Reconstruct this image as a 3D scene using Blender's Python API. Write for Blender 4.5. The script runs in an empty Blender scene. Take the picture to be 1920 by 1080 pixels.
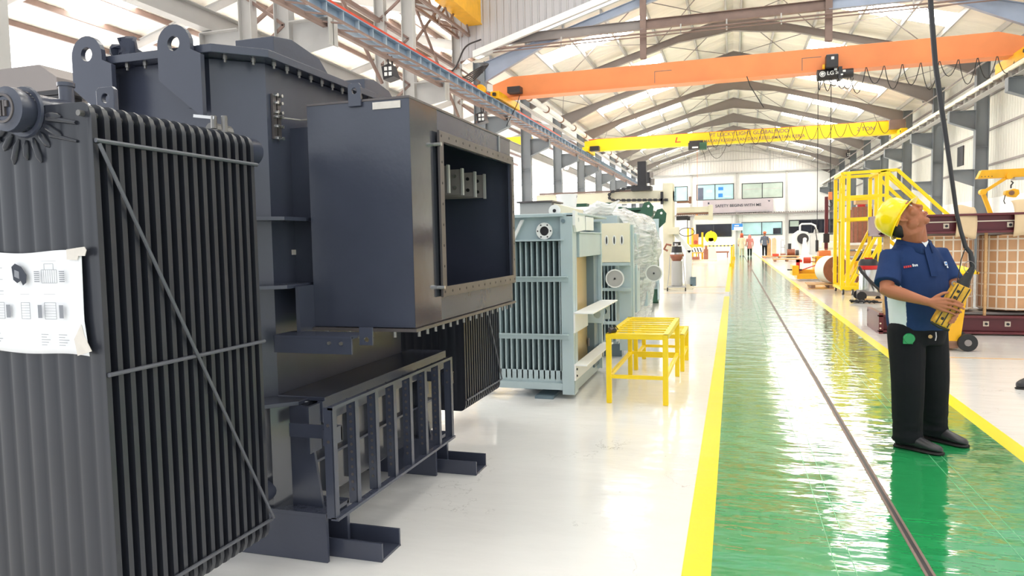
import bpy, bmesh, math, random
from mathutils import Vector, Matrix, noise
from math import sin, cos, pi, radians, sqrt, atan2, hypot

S = bpy.context.scene
COL = S.collection
random.seed(7)

# ------------------------------------------------------------------ camera, world, light, exposure
F_PX = 1330.0
cam_d = bpy.data.cameras.new('camera'); cam = bpy.data.objects.new('camera', cam_d); COL.objects.link(cam)
cam_d.sensor_fit = 'HORIZONTAL'; cam_d.sensor_width = 36.0; cam_d.lens = 36.0 * F_PX / 1920.0
cam_d.clip_start = 0.05; cam_d.clip_end = 300
def _cam_matrix(vx=1375.0, vy=446.0, roll=0.02):
    # world Y runs to the vanishing point (vx, vy); the horizon climbs to the right by `roll`
    d = Vector(((vx - 960) / F_PX, (vy - 540) / F_PX, 1)).normalized()
    p = Vector(((vx + 1000 - 960) / F_PX, (vy - 1000 * roll - 540) / F_PX, 1))
    n = d.cross(p).normalized()
    if n.y > 0: n = -n
    x = d.cross(n).normalized()
    rows = (x, d, n)                       # world axes seen in the camera (x right, y down, z forward)
    right = Vector([r[0] for r in rows]); down = Vector([r[1] for r in rows]); fwd = Vector([r[2] for r in rows])
    m = Matrix((right, -down, -fwd)).transposed().to_4x4()
    m.translation = Vector((0, 0, 1.42))
    return m
cam.matrix_world = _cam_matrix()
S.camera = cam

S.view_settings.view_transform = 'Standard'
S.view_settings.look = 'None'
S.view_settings.gamma = 1.0
S.view_settings.use_curve_mapping = False
S.view_settings.exposure = 0.35

W = bpy.data.worlds.new('world'); S.world = W; W.use_nodes = True
W.node_tree.nodes['Background'].inputs[0].default_value = (0.93, 0.97, 1.0, 1)
W.node_tree.nodes['Background'].inputs[1].default_value = 1.15
SKYLIGHT = 15.0        # roof sheets of clear plastic
S.cycles.use_denoising = True
try: S.cycles.denoiser = 'OPENIMAGEDENOISE'
except Exception: pass
S.cycles.max_bounces = 8; S.cycles.diffuse_bounces = 4; S.cycles.glossy_bounces = 4
S.cycles.transmission_bounces = 6; S.cycles.transparent_max_bounces = 12
S.cycles.sample_clamp_indirect = 6.0
S.cycles.caustics_reflective = False; S.cycles.caustics_refractive = False

# ------------------------------------------------------------------ materials
def nodemat(name):
    m = bpy.data.materials.new(name); m.use_nodes = True
    nt = m.node_tree; b = nt.nodes['Principled BSDF']
    return m, nt, b
def L(*rgb):    # sRGB 0-255 -> linear
    return tuple(((c / 255) / 12.92 if c / 255 <= .04045 else ((c / 255 + .055) / 1.055) ** 2.4) for c in rgb) + (1,)
def mat(name, rgb, rough=.5, metal=0., var=.06, scale=6., bump=0., spec=.5, coat=0., bscale=None, stretch=None):
    m, nt, b = nodemat(name)
    c = L(*rgb)
    tc = nt.nodes.new('ShaderNodeTexCoord'); no = nt.nodes.new('ShaderNodeTexNoise')
    no.inputs['Scale'].default_value = scale; no.inputs['Detail'].default_value = 4
    src = tc.outputs['Object']
    if stretch:
        mp = nt.nodes.new('ShaderNodeMapping'); mp.inputs['Scale'].default_value = stretch
        nt.links.new(src, mp.inputs[0]); src = mp.outputs[0]
    nt.links.new(src, no.inputs['Vector'])
    mr = nt.nodes.new('ShaderNodeMapRange'); mr.inputs[1].default_value = .3; mr.inputs[2].default_value = .7
    mr.inputs[3].default_value = 1 - var; mr.inputs[4].default_value = 1 + var
    nt.links.new(no.outputs['Fac'], mr.inputs[0])
    mx = nt.nodes.new('ShaderNodeVectorMath'); mx.operation = 'SCALE'; mx.inputs[0].default_value = c[:3]
    nt.links.new(mr.outputs[0], mx.inputs['Scale']); nt.links.new(mx.outputs[0], b.inputs['Base Color'])
    b.inputs['Roughness'].default_value = rough; b.inputs['Metallic'].default_value = metal
    b.inputs['Specular IOR Level'].default_value = spec
    if coat: b.inputs['Coat Weight'].default_value = coat; b.inputs['Coat Roughness'].default_value = .1
    if bump:
        n2 = nt.nodes.new('ShaderNodeTexNoise'); n2.inputs['Scale'].default_value = bscale or scale * 3; n2.inputs['Detail'].default_value = 3
        nt.links.new(src, n2.inputs['Vector'])
        bp = nt.nodes.new('ShaderNodeBump'); bp.inputs['Strength'].default_value = bump; bp.inputs['Distance'].default_value = .02
        nt.links.new(n2.outputs['Fac'], bp.inputs['Height']); nt.links.new(bp.outputs[0], b.inputs['Normal'])
    return m
def emit(name, rgb, s):
    m, nt, b = nodemat(name)
    b.inputs['Base Color'].default_value = (.8, .8, .8, 1)
    b.inputs['Emission Color'].default_value = L(*rgb); b.inputs['Emission Strength'].default_value = s
    return m

M = {}
M['navy'] = mat('dark_grey_blue_paint', (66, 70, 85), .27, var=.10, scale=2.2, bump=.04, bscale=30, spec=.6)
M['navy_fin'] = mat('dark_grey_fin_paint', (44, 46, 54), .30, var=.08, scale=3)
M['navy_in'] = mat('dark_blue_inside_paint_gap_shade', (40, 46, 66), .55, var=.05)
M['navy_gloss'] = mat('glossy_dark_grey_paint', (58, 60, 68), .14, var=.08, scale=2.2, bump=.03, bscale=14, spec=.8, coat=.5)
M['plate_rub'] = mat('rubbed_dark_steel', (98, 92, 92), .35, .35, var=.15, scale=8)
M['steel'] = mat('column_steel_grey', (124, 130, 136), .55, var=.07, scale=1.2)
M['steel_d'] = mat('rafter_steel_grey', (140, 132, 130), .55, var=.07, scale=1.2)
M['steel_l'] = mat('light_grey_steel', (178, 176, 174), .5, var=.07, scale=1.2)
M['blue_steel'] = mat('blue_grey_girder_paint', (132, 152, 174), .5, var=.2, scale=2)
M['blue_rafter'] = mat('pale_blue_rafter_paint', (158, 168, 188), .5, var=.08, scale=2)
M['rod'] = mat('grey_steel_rod', (92, 94, 102), .4, .2, var=.1)
M['seam'] = mat('pale_green_seam', (104, 176, 128), .3, var=.2)
M['blue_rib'] = mat('pale_blue_rib_paint', (172, 184, 196), .5, var=.1, scale=2)
M['rust'] = mat('brown_grey_steel', (130, 108, 100), .6, var=.15, scale=2)
M['white'] = mat('white_wall_paint', (236, 236, 234), .6, var=.02)
M['cream'] = mat('cream_machine_paint', (232, 224, 200), .4, var=.03)
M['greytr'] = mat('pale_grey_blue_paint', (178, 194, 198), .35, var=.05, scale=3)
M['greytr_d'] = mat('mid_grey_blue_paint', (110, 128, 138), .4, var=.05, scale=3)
M['gold'] = mat('yellow_passivated_sheet', (214, 190, 140), .3, .4, var=.12, scale=2, stretch=(1, 1, .3))
M['green_d'] = mat('dark_green_paint', (44, 84, 64), .4, var=.08, scale=3)
M['yellow'] = mat('safety_yellow_paint', (250, 214, 20), .35, var=.05, scale=4)
M['yellow_m'] = mat('machine_yellow_paint', (240, 178, 24), .38, var=.08, scale=4)
M['orange'] = mat('orange_crane_paint', (228, 136, 80), .45, var=.10, scale=.9)
M['ycrane'] = mat('yellow_crane_paint', (248, 206, 20), .4, var=.06, scale=.8)
M['worn_yellow'] = mat('worn_amber_paint', (212, 160, 44), .45, var=.35, scale=24)
M['black'] = mat('black_rubber', (30, 30, 32), .5, var=.1)
M['blackm'] = mat('black_machine_paint', (44, 42, 46), .45, var=.15)
M['chrome'] = mat('bright_zinc', (205, 205, 205), .25, .9, var=.05)
M['zinc'] = mat('zinc_plated_steel', (128, 126, 124), .35, .6, var=.1, scale=20)
M['paper'] = mat('white_paper', (240, 240, 244), .7, var=.02)
M['ink'] = mat('grey_ink', (140, 142, 150), .7, var=.02)
M['inkd'] = mat('dark_ink', (58, 62, 74), .7, var=.05)
M['tape'] = mat('cream_masking_tape', (222, 214, 206), .6, var=.06, scale=30)
M['maroon'] = mat('maroon_paint', (98, 36, 44), .4, var=.06, scale=3)
M['copperwrap'] = mat('brown_pressboard', (206, 158, 116), .55, var=.08, scale=5)
M['strap'] = mat('white_tape_strap', (236, 222, 204), .5, var=.03)
M['wood'] = mat('pale_wood', (200, 160, 112), .6, var=.12, scale=4, stretch=(1, 6, 6))
M['woodd'] = mat('worn_wood', (140, 104, 84), .7, var=.2, scale=4, stretch=(1, 6, 6))
M['cardboard'] = mat('tan_card_board', (212, 186, 150), .6, var=.05)
M['red'] = mat('red_paint', (206, 40, 38), .4, var=.05)
M['redorange'] = mat('orange_red_conductor', (206, 70, 44), .5, var=.1)
M['brown'] = mat('brown_winding', (150, 92, 72), .6, var=.15, scale=9)
M['skin'] = mat('brown_skin', (172, 108, 78), .5, var=.05, scale=9, spec=.35)
M['lip'] = mat('lip_skin', (160, 84, 74), .45, var=.03)
M['hair'] = mat('black_hair', (26, 22, 22), .55, var=.2, scale=60)
M['eye'] = mat('eye_white', (225, 220, 215), .2, var=.02)
M['shirt'] = mat('navy_blue_jersey', (34, 55, 98), .8, var=.06, scale=12, bump=.25, bscale=9, spec=.2)
M['shirtw'] = mat('white_jersey', (226, 228, 234), .8, var=.03, scale=12, bump=.25, bscale=9, spec=.2)
M['trouser'] = mat('black_trouser_cloth', (26, 26, 31), .85, var=.1, scale=8, bump=.3, bscale=7, spec=.2)
M['shoe'] = mat('black_shoe_leather', (48, 46, 50), .38, var=.15, scale=14)
M['shoesole'] = mat('dark_shoe_sole', (38, 34, 34), .7, var=.1)
M['helmet'] = mat('yellow_helmet_plastic', (252, 220, 12), .22, var=.02, coat=.4)
M['greenplastic'] = mat('green_plastic', (40, 150, 90), .35, var=.1)
M['glass_b'] = mat('pale_blue_window_glass', (176, 214, 222), .08, var=.10, scale=1.2)
M['glass_g'] = mat('grey_green_window_glass', (176, 190, 182), .08, var=.12, scale=1.2)
M['glass_k'] = mat('dark_window_glass', (34, 36, 46), .06, var=.3, scale=1.0)
M['frame_k'] = mat('dark_window_frame', (46, 52, 58), .5, var=.05)
M['banner'] = mat('pale_grey_banner_cloth', (178, 168, 174), .6, var=.05, scale=1.5)
M['lamp'] = emit('lamp_glow', (255, 232, 214), 30)
M['sky'] = emit('clear_roof_sheet_daylight', (255, 250, 240), SKYLIGHT)
M['sky_n'] = emit('near_roof_sheet_daylight', (255, 253, 246), 7.0)
M['daylit'] = emit('daylit_clear_wall_sheet', (250, 252, 255), 2.2)  # white cladding; its daylight brightness is put in as emission
M['blue'] = mat('blue_print', (50, 130, 210), .5, var=.1, scale=5)
M['pink'] = mat('dusty_pink_cloth', (206, 130, 126), .8, var=.1)
M['beige'] = mat('beige_cloth', (222, 202, 176), .8, var=.06)
M['brickred'] = mat('brick_red_cloth', (172, 74, 60), .8, var=.1)
M['greycloth'] = mat('blue_grey_cloth', (92, 98, 116), .8, var=.1)
M['orangehat'] = mat('orange_helmet_plastic', (232, 96, 48), .3, var=.05)

def sheet_mat(name, rgb, pitch, axis, rough=.5, depth=.6, dark=.0, noise_amt=.05):
    """corrugated sheeting: ribs from a bump wave along one object axis"""
    m, nt, b = nodemat(name)
    tc = nt.nodes.new('ShaderNodeTexCoord'); sp = nt.nodes.new('ShaderNodeSeparateXYZ'); nt.links.new(tc.outputs['Object'], sp.inputs[0])
    mu = nt.nodes.new('ShaderNodeMath'); mu.operation = 'MULTIPLY'; mu.inputs[1].default_value = 1 / pitch
    nt.links.new(sp.outputs[axis], mu.inputs[0])
    fr = nt.nodes.new('ShaderNodeMath'); fr.operation = 'FRACT'; nt.links.new(mu.outputs[0], fr.inputs[0])
    pp = nt.nodes.new('ShaderNodeMath'); pp.operation = 'PINGPONG'; pp.inputs[1].default_value = .5; nt.links.new(fr.outputs[0], pp.inputs[0])
    st = nt.nodes.new('ShaderNodeMapRange'); st.inputs[1].default_value = .06; st.inputs[2].default_value = .16
    nt.links.new(pp.outputs[0], st.inputs[0])
    bp = nt.nodes.new('ShaderNodeBump'); bp.inputs['Strength'].default_value = depth; bp.inputs['Distance'].default_value = .09
    nt.links.new(st.outputs[0], bp.inputs['Height']); nt.links.new(bp.outputs[0], b.inputs['Normal'])
    no = nt.nodes.new('ShaderNodeTexNoise'); no.inputs['Scale'].default_value = .8; nt.links.new(tc.outputs['Object'], no.inputs['Vector'])
    mr = nt.nodes.new('ShaderNodeMapRange'); mr.inputs[3].default_value = 1 - noise_amt; mr.inputs[4].default_value = 1 + noise_amt
    nt.links.new(no.outputs['Fac'], mr.inputs[0])
    mx = nt.nodes.new('ShaderNodeVectorMath'); mx.operation = 'SCALE'; mx.inputs[0].default_value = L(*rgb)[:3]
    nt.links.new(mr.outputs[0], mx.inputs['Scale']); nt.links.new(mx.outputs[0], b.inputs['Base Color'])
    b.inputs['Roughness'].default_value = rough
    return m
M['clad_y'] = sheet_mat('wall_sheet_right', (216, 214, 206), .25, 1)
M['clad_x'] = sheet_mat('wall_sheet_gable', (222, 218, 214), .25, 0)
M['clad_x2'] = sheet_mat('wall_sheet_step', (176, 174, 178), .25, 0)
def foil_mat():
    """white foil blanket under the roof sheets: sagging wrinkles"""
    m, nt, b = nodemat('roof_foil_blanket')
    tc = nt.nodes.new('ShaderNodeTexCoord'); mp = nt.nodes.new('ShaderNodeMapping'); mp.inputs['Scale'].default_value = (.16, 1.0, 1)
    nt.links.new(tc.outputs['Object'], mp.inputs[0])
    no = nt.nodes.new('ShaderNodeTexNoise'); no.inputs['Scale'].default_value = 1.1; no.inputs['Detail'].default_value = 5; no.inputs['Distortion'].default_value = .6
    nt.links.new(mp.outputs[0], no.inputs['Vector'])
    bp = nt.nodes.new('ShaderNodeBump'); bp.inputs['Strength'].default_value = .8; bp.inputs['Distance'].default_value = .25
    nt.links.new(no.outputs['Fac'], bp.inputs['Height']); nt.links.new(bp.outputs[0], b.inputs['Normal'])
    cr = nt.nodes.new('ShaderNodeMapRange'); cr.inputs[1].default_value = .35; cr.inputs[2].default_value = .65
    cr.inputs[3].default_value = .9; cr.inputs[4].default_value = 1.05
    nt.links.new(no.outputs['Fac'], cr.inputs[0])
    mx = nt.nodes.new('ShaderNodeVectorMath'); mx.operation = 'SCALE'; mx.inputs[0].default_value = L(238, 232, 220)[:3]
    nt.links.new(cr.outputs[0], mx.inputs['Scale']); nt.links.new(mx.outputs[0], b.inputs['Base Color'])
    b.inputs['Roughness'].default_value = .38
    return m
M['foil'] = foil_mat()
def floor_mat(name, rgb, rough, crack=True, var=.03, streak=False):
    m, nt, b = nodemat(name)
    tc = nt.nodes.new('ShaderNodeTexCoord'); src = tc.outputs['Object']
    no = nt.nodes.new('ShaderNodeTexNoise'); no.inputs['Scale'].default_value = .9; no.inputs['Detail'].default_value = 6
    nt.links.new(src, no.inputs['Vector'])
    mr = nt.nodes.new('ShaderNodeMapRange'); mr.inputs[1].default_value = .3; mr.inputs[2].default_value = .7
    mr.inputs[3].default_value = 1 - var; mr.inputs[4].default_value = 1 + var
    nt.links.new(no.outputs['Fac'], mr.inputs[0])
    mx = nt.nodes.new('ShaderNodeVectorMath'); mx.operation = 'SCALE'; mx.inputs[0].default_value = L(*rgb)[:3]
    nt.links.new(mr.outputs[0], mx.inputs['Scale'])
    col = mx.outputs[0]
    if crack:
        # hairline cracks and small chips, worn through to the concrete
        n1 = nt.nodes.new('ShaderNodeTexNoise'); n1.inputs['Scale'].default_value = .55; n1.inputs['Detail'].default_value = 8; n1.inputs['Roughness'].default_value = .6
        nt.links.new(src, n1.inputs['Vector'])
        a = nt.nodes.new('ShaderNodeMath'); a.operation = 'SUBTRACT'; a.inputs[1].default_value = .5; nt.links.new(n1.outputs['Fac'], a.inputs[0])
        ab = nt.nodes.new('ShaderNodeMath'); ab.operation = 'ABSOLUTE'; nt.links.new(a.outputs[0], ab.inputs[0])
        cr = nt.nodes.new('ShaderNodeMapRange'); cr.inputs[1].default_value = .0006; cr.inputs[2].default_value = .0015
        cr.inputs[3].default_value = 1; cr.inputs[4].default_value = 0; nt.links.new(ab.outputs[0], cr.inputs[0])
        n2 = nt.nodes.new('ShaderNodeTexNoise'); n2.inputs['Scale'].default_value = 1.7; nt.links.new(src, n2.inputs['Vector'])
        g = nt.nodes.new('ShaderNodeMapRange'); g.inputs[1].default_value = .5; g.inputs[2].default_value = .66; nt.links.new(n2.outputs['Fac'], g.inputs[0])
        mm = nt.nodes.new('ShaderNodeMath'); mm.operation = 'MULTIPLY'; nt.links.new(cr.outputs[0], mm.inputs[0]); nt.links.new(g.outputs[0], mm.inputs[1])
        vo = nt.nodes.new('ShaderNodeTexVoronoi'); vo.inputs['Scale'].default_value = 3.2; nt.links.new(src, vo.inputs['Vector'])
        vr = nt.nodes.new('ShaderNodeMapRange'); vr.inputs[1].default_value = .02; vr.inputs[2].default_value = .03; vr.inputs[3].default_value = .8; vr.inputs[4].default_value = 0
        nt.links.new(vo.outputs['Distance'], vr.inputs[0])
        ad = nt.nodes.new('ShaderNodeMath'); ad.operation = 'MAXIMUM'; nt.links.new(mm.outputs[0], ad.inputs[0]); nt.links.new(vr.outputs[0], ad.inputs[1])
        s2 = nt.nodes.new('ShaderNodeMath'); s2.operation = 'MULTIPLY'; s2.inputs[1].default_value = .55; nt.links.new(ad.outputs[0], s2.inputs[0])
        mix = nt.nodes.new('ShaderNodeMix'); mix.data_type = 'RGBA'; nt.links.new(s2.outputs[0], mix.inputs['Factor'])
        nt.links.new(col, mix.inputs[6]); mix.inputs[7].default_value = L(120, 116, 110); col = mix.outputs[2]
    nt.links.new(col, b.inputs['Base Color'])
    b.inputs['Roughness'].default_value = rough
    # hand trowelled coating: long low waves that break up the mirror images
    mp = nt.nodes.new('ShaderNodeMapping'); mp.inputs['Scale'].default_value = (1.0, 2.2, 1); nt.links.new(src, mp.inputs[0])
    nb = nt.nodes.new('ShaderNodeTexNoise'); nb.inputs['Scale'].default_value = 2.4; nb.inputs['Detail'].default_value = 3
    nt.links.new(mp.outputs[0], nb.inputs['Vector'])
    bp = nt.nodes.new('ShaderNodeBump'); bp.inputs['Strength'].default_value = .5 if streak else .22; bp.inputs['Distance'].default_value = .02
    nt.links.new(nb.outputs['Fac'], bp.inputs['Height']); nt.links.new(bp.outputs[0], b.inputs['Normal'])
    b.inputs['Coat Weight'].default_value = 1.0 if streak else .3; b.inputs['Coat Roughness'].default_value = .06; b.inputs['Coat IOR'].default_value = 1.7 if streak else 1.5
    nt.links.new(bp.outputs[0], b.inputs['Coat Normal'])
    return m
M['floor'] = floor_mat('white_epoxy_floor', (236, 234, 232), .16)
M['lane'] = floor_mat('green_epoxy_lane', (44, 158, 92), .10, crack=False, var=.10, streak=True)
M['line'] = floor_mat('yellow_floor_paint', (252, 226, 10), .3, crack=False)
M['linep'] = floor_mat('faded_orange_floor_line', (240, 200, 150), .3, crack=False)

# ------------------------------------------------------------------ mesh helpers
class MB:
    def __init__(s): s.v = []; s.f = []
    def add(s, vs, fs):
        o = len(s.v); s.v += [tuple(v) for v in vs]; s.f += [tuple(i + o for i in f) for f in fs]; return s
    def box(s, x0, x1, y0, y1, z0, z1):
        vs = [(x0, y0, z0), (x1, y0, z0), (x1, y1, z0), (x0, y1, z0), (x0, y0, z1), (x1, y0, z1), (x1, y1, z1), (x0, y1, z1)]
        return s.hexa(vs)
    def hexa(s, vs):
        return s.add(vs, [(3, 2, 1, 0), (4, 5, 6, 7), (0, 1, 5, 4), (1, 2, 6, 5), (2, 3, 7, 6), (3, 0, 4, 7)])
    def bar(s, p0, p1, w, h=None, up=(0, 0, 1)):
        h = h or w
        p0 = Vector(p0); p1 = Vector(p1); d = (p1 - p0).normalized(); up = Vector(up)
        if abs(d.dot(up)) > .98: up = Vector((0, 1, 0))
        a = d.cross(up).normalized() * w / 2; b = a.cross(d).normalized() * h / 2
        vs = [p0 - a - b, p0 + a - b, p1 + a - b, p1 - a - b, p0 - a + b, p0 + a + b, p1 + a + b, p1 - a + b]
        return s.hexa(vs)
    def ibeam(s, p0, p1, depth, width, tw=.012, tf=.016, up=(0, 0, 1)):
        p0 = Vector(p0); p1 = Vector(p1); d = (p1 - p0).normalized(); up = Vector(up)
        if abs(d.dot(up)) > .98: up = Vector((1, 0, 0))
        a = d.cross(up).normalized(); b = a.cross(d).normalized()
        s.bar(p0, p1, tw, depth - tf, up)
        for q in (-1, 1): s.bar(p0 + b * q * (depth - tf) / 2, p1 + b * q * (depth - tf) / 2, width, tf, up)
        return s
    def cyl(s, p0, p1, r, n=14, r1=None):
        p0 = Vector(p0); p1 = Vector(p1); d = (p1 - p0).normalized(); r1 = r if r1 is None else r1
        up = Vector((0, 0, 1)) if abs(d.z) < .9 else Vector((1, 0, 0))
        a = d.cross(up).normalized(); b = d.cross(a).normalized()
        vs = []
        for p, q in ((p0, r), (p1, r1)):
            for i in range(n):
                t = 2 * pi * i / n; vs.append(p + a * cos(t) * q + b * sin(t) * q)
        fs = [(i, (i + 1) % n, n + (i + 1) % n, n + i) for i in range(n)]
        fs += [tuple(range(n - 1, -1, -1)), tuple(range(n, 2 * n))]
        return s.add(vs, fs)
    def tube(s, pts, r, n=8, closed=False):
        pts = [Vector(p) for p in pts]; m = len(pts)
        rs = r if isinstance(r, (list, tuple)) else [r] * m
        vs = []; a = None
        for i, p in enumerate(pts):
            q0 = pts[i - 1] if i else (pts[-1] if closed else p); q1 = pts[i + 1] if i < m - 1 else (pts[0] if closed else p)
            d = (q1 - q0)
            d = d.normalized() if d.length > 1e-9 else Vector((0, 0, 1))
            if a is None:
                up = Vector((0, 0, 1)) if abs(d.z) < .9 else Vector((1, 0, 0)); a = d.cross(up).normalized()
            else:
                a = (a - d * a.dot(d)).normalized()
            b = d.cross(a)
            for k in range(n):
                t = 2 * pi * k / n; vs.append(p + (a * cos(t) + b * sin(t)) * rs[i])
        fs = []
        for i in range(m if closed else m - 1):
            j = (i + 1) % m
            for k in range(n): fs.append((i * n + k, i * n + (k + 1) % n, j * n + (k + 1) % n, j * n + k))
        if not closed: fs += [tuple(range(n - 1, -1, -1)), tuple(range((m - 1) * n, m * n))]
        return s.add(vs, fs)
    def prism(s, poly, axis, a, b):
        """polygon extruded along an axis; poly is in the two other axes (x: (y,z), y: (x,z), z: (x,y))"""
        def P(u, v, w):
            return {'x': (w, u, v), 'y': (u, w, v), 'z': (u, v, w)}[axis]
        n = len(poly); vs = [P(u, v, a) for u, v in poly] + [P(u, v, b) for u, v in poly]
        fs = [tuple(range(n - 1, -1, -1)), tuple(range(n, 2 * n))] + [(i, (i + 1) % n, n + (i + 1) % n, n + i) for i in range(n)]
        return s.add(vs, fs)
    def plate_hole(s, poly, axis, a, b, c, r, n=28):
        """plate of star shaped outline with one round hole"""
        def P(u, v, w):
            return {'x': (w, u, v), 'y': (u, w, v), 'z': (u, v, w)}[axis]
        angs = sorted(set([round(2 * pi * i / n, 5) for i in range(n)] + [round(atan2(v - c[1], u - c[0]) % (2 * pi), 5) for u, v in poly]))
        out = []
        for t in angs:
            dx, dy = cos(t), sin(t); best = None
            for i in range(len(poly)):
                x1, y1 = poly[i]; x2, y2 = poly[(i + 1) % len(poly)]
                ex, ey = x2 - x1, y2 - y1; den = dx * ey - dy * ex
                if abs(den) < 1e-12: continue
                tt = ((x1 - c[0]) * ey - (y1 - c[1]) * ex) / den; uu = ((x1 - c[0]) * dy - (y1 - c[1]) * dx) / den
                if tt > 0 and -1e-6 <= uu <= 1 + 1e-6 and (best is None or tt > best): best = tt
            best = best or r * 1.1
            out.append((c[0] + dx * best, c[1] + dy * best))
        m = len(angs); inn = [(c[0] + cos(t) * r, c[1] + sin(t) * r) for t in angs]
        vs = [P(u, v, a) for u, v in out] + [P(u, v, a) for u, v in inn] + [P(u, v, b) for u, v in out] + [P(u, v, b) for u, v in inn]
        fs = []
        for i in range(m):
            j = (i + 1) % m
            fs += [(i, j, m + j, m + i), (2 * m + j, 2 * m + i, 3 * m + i, 3 * m + j), (i, 2 * m + i, 2 * m + j, j), (m + i, m + j, 3 * m + j, 3 * m + i)]
        return s.add(vs, fs)
    def loft(s, rings, cap=True):
        n = len(rings[0]); m = len(rings); vs = [p for r in rings for p in r]
        fs = [(i * n + k, i * n + (k + 1) % n, (i + 1) * n + (k + 1) % n, (i + 1) * n + k) for i in range(m - 1) for k in range(n)]
        if cap: fs += [tuple(range(n - 1, -1, -1)), tuple(range((m - 1) * n, m * n))]
        return s.add(vs, fs)
    def sphere(s, c, r, nu=16, nv=10, sc=(1, 1, 1), rot=None):
        c = Vector(c); vs = []; fs = []
        for j in range(nv + 1):
            for i in range(nu):
                th = pi * j / nv; ph = 2 * pi * i / nu
                p = Vector((sin(th) * cos(ph) * sc[0], sin(th) * sin(ph) * sc[1], cos(th) * sc[2])) * r
                if rot is not None: p = rot @ p
                vs.append(c + p)
        for j in range(nv):
            for i in range(nu): fs.append((j * nu + i, j * nu + (i + 1) % nu, (j + 1) * nu + (i + 1) % nu, (j + 1) * nu + i))
        return s.add(vs, fs)
    def lathe(s, prof, c=(0, 0, 0), n=24, axis='z'):
        """profile of (radius, height) turned about an axis through c"""
        vs = []; c = Vector(c)
        for r, h in prof:
            for i in range(n):
                t = 2 * pi * i / n; u, v = r * cos(t), r * sin(t)
                vs.append(c + Vector({'z': (u, v, h), 'y': (u, h, v), 'x': (h, u, v)}[axis]))
        m = len(prof)
        fs = [(i * n + k, i * n + (k + 1) % n, (i + 1) * n + (k + 1) % n, (i + 1) * n + k) for i in range(m - 1) for k in range(n)]
        return s.add(vs, fs)
    def grid(s, fn, nu, nv):
        vs = [fn(i / nu, j / nv) for j in range(nv + 1) for i in range(nu + 1)]
        fs = [(j * (nu + 1) + i, j * (nu + 1) + i + 1, (j + 1) * (nu + 1) + i + 1, (j + 1) * (nu + 1) + i) for j in range(nv) for i in range(nu)]
        return s.add(vs, fs)
    def xf(s, m):
        s.v = [tuple(m @ Vector(v)) for v in s.v]; return s
    def join(s, o): return s.add(o.v, o.f)
    def mesh(s, name):
        me = bpy.data.meshes.new(name); me.from_pydata(s.v, [], s.f); me.validate(verbose=False)
        bm = bmesh.new(); bm.from_mesh(me); bmesh.ops.remove_doubles(bm, verts=bm.verts, dist=1e-5)
        bmesh.ops.recalc_face_normals(bm, faces=bm.faces); bm.to_mesh(me); bm.free(); return me
    def build(s, name, material, parent=None, smooth=False, bevel=0, sharp=40):
        me = s.mesh(name)
        me.materials.append(M[material] if isinstance(material, str) else material)
        return link(name, me, parent, smooth, bevel, sharp)

def link(name, me, parent=None, smooth=False, bevel=0, sharp=40):
    o = bpy.data.objects.new(name, me); COL.objects.link(o)
    if smooth:
        me.polygons.foreach_set('use_smooth', [True] * len(me.polygons))
        try: me.set_sharp_from_angle(angle=radians(sharp))
        except Exception: pass
    if bevel:
        b = o.modifiers.new('bevel', 'BEVEL'); b.width = bevel; b.segments = 2; b.limit_method = 'ANGLE'; b.angle_limit = radians(50)
    if parent is not None:
        o.parent = parent
        o.matrix_parent_inverse = WM[parent.name].inverted() if parent.name in WM else Matrix.Identity(4)
    return o
WM = {}       # world matrices of the Empties that carry parts (geometry is written in world coordinates)
def thing(name, label, cat, loc=(0, 0, 0), group=None, rz=0):
    o = bpy.data.objects.new(name, None); COL.objects.link(o); o.empty_display_size = .1
    o.location = loc; o.rotation_euler = (0, 0, rz)
    WM[o.name] = Matrix.Translation(loc) @ Matrix.Rotation(rz, 4, 'Z')
    o['label'] = label; o['category'] = cat
    if group: o['group'] = group
    return o
def tag(o, label, cat, group=None, kind=None):
    if kind == 'structure': o['kind'] = kind
    elif kind: o['kind'] = kind
    if label: o['label'] = label
    if cat: o['category'] = cat
    if group: o['group'] = group
    return o
def struct(o, label=None):
    o['kind'] = 'structure'
    if label: o['label'] = label; o['category'] = label.split()[-1] if False else o.name.split('.')[0].split('_')[0]
    return o
def dup(root, move, label=None, group=None):
    """copy a thing with its parts and sub-parts and move it by an offset"""
    r = root.copy(); COL.objects.link(r); r.location = root.location + Vector(move)
    if label: r['label'] = label
    if group: r['group'] = group
    for ch in list(root.children):
        c = ch.copy(); COL.objects.link(c); c.parent = r
        for g in ch.children:
            d = g.copy(); COL.objects.link(d); d.parent = c
    return r
def modmesh(mb, mods, name='m'):
    """mesh of a builder after modifiers: list of (type, dict)"""
    me = mb.mesh(name) if isinstance(mb, MB) else mb
    o = bpy.data.objects.new(name, me); COL.objects.link(o)
    for t, kw in mods:
        md = o.modifiers.new(t, t)
        for k, v in kw.items(): setattr(md, k, v)
    dg = bpy.context.evaluated_depsgraph_get(); dg.update()
    out = bpy.data.meshes.new_from_object(o.evaluated_get(dg))
    bpy.data.objects.remove(o); return out
def text_mesh(body, size, depth=.002, align='CENTER'):
    c = bpy.data.curves.new('t', 'FONT'); c.body = body; c.size = size; c.offset = size * .012; c.extrude = depth; c.align_x = align; c.align_y = 'CENTER'
    o = bpy.data.objects.new('t', c); COL.objects.link(o)
    dg = bpy.context.evaluated_depsgraph_get(); dg.update()
    me = bpy.data.meshes.new_from_object(o.evaluated_get(dg)); bpy.data.objects.remove(o); return me
def lettering(body, size, mtx, material, parent, name='lettering', label=None, depth=.003, align='CENTER'):
    me = text_mesh(body, size, depth, align); me.transform(mtx); me.materials.append(M[material])
    o = link(name, me, parent)
    if label: o['label'] = label
    return o
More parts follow.
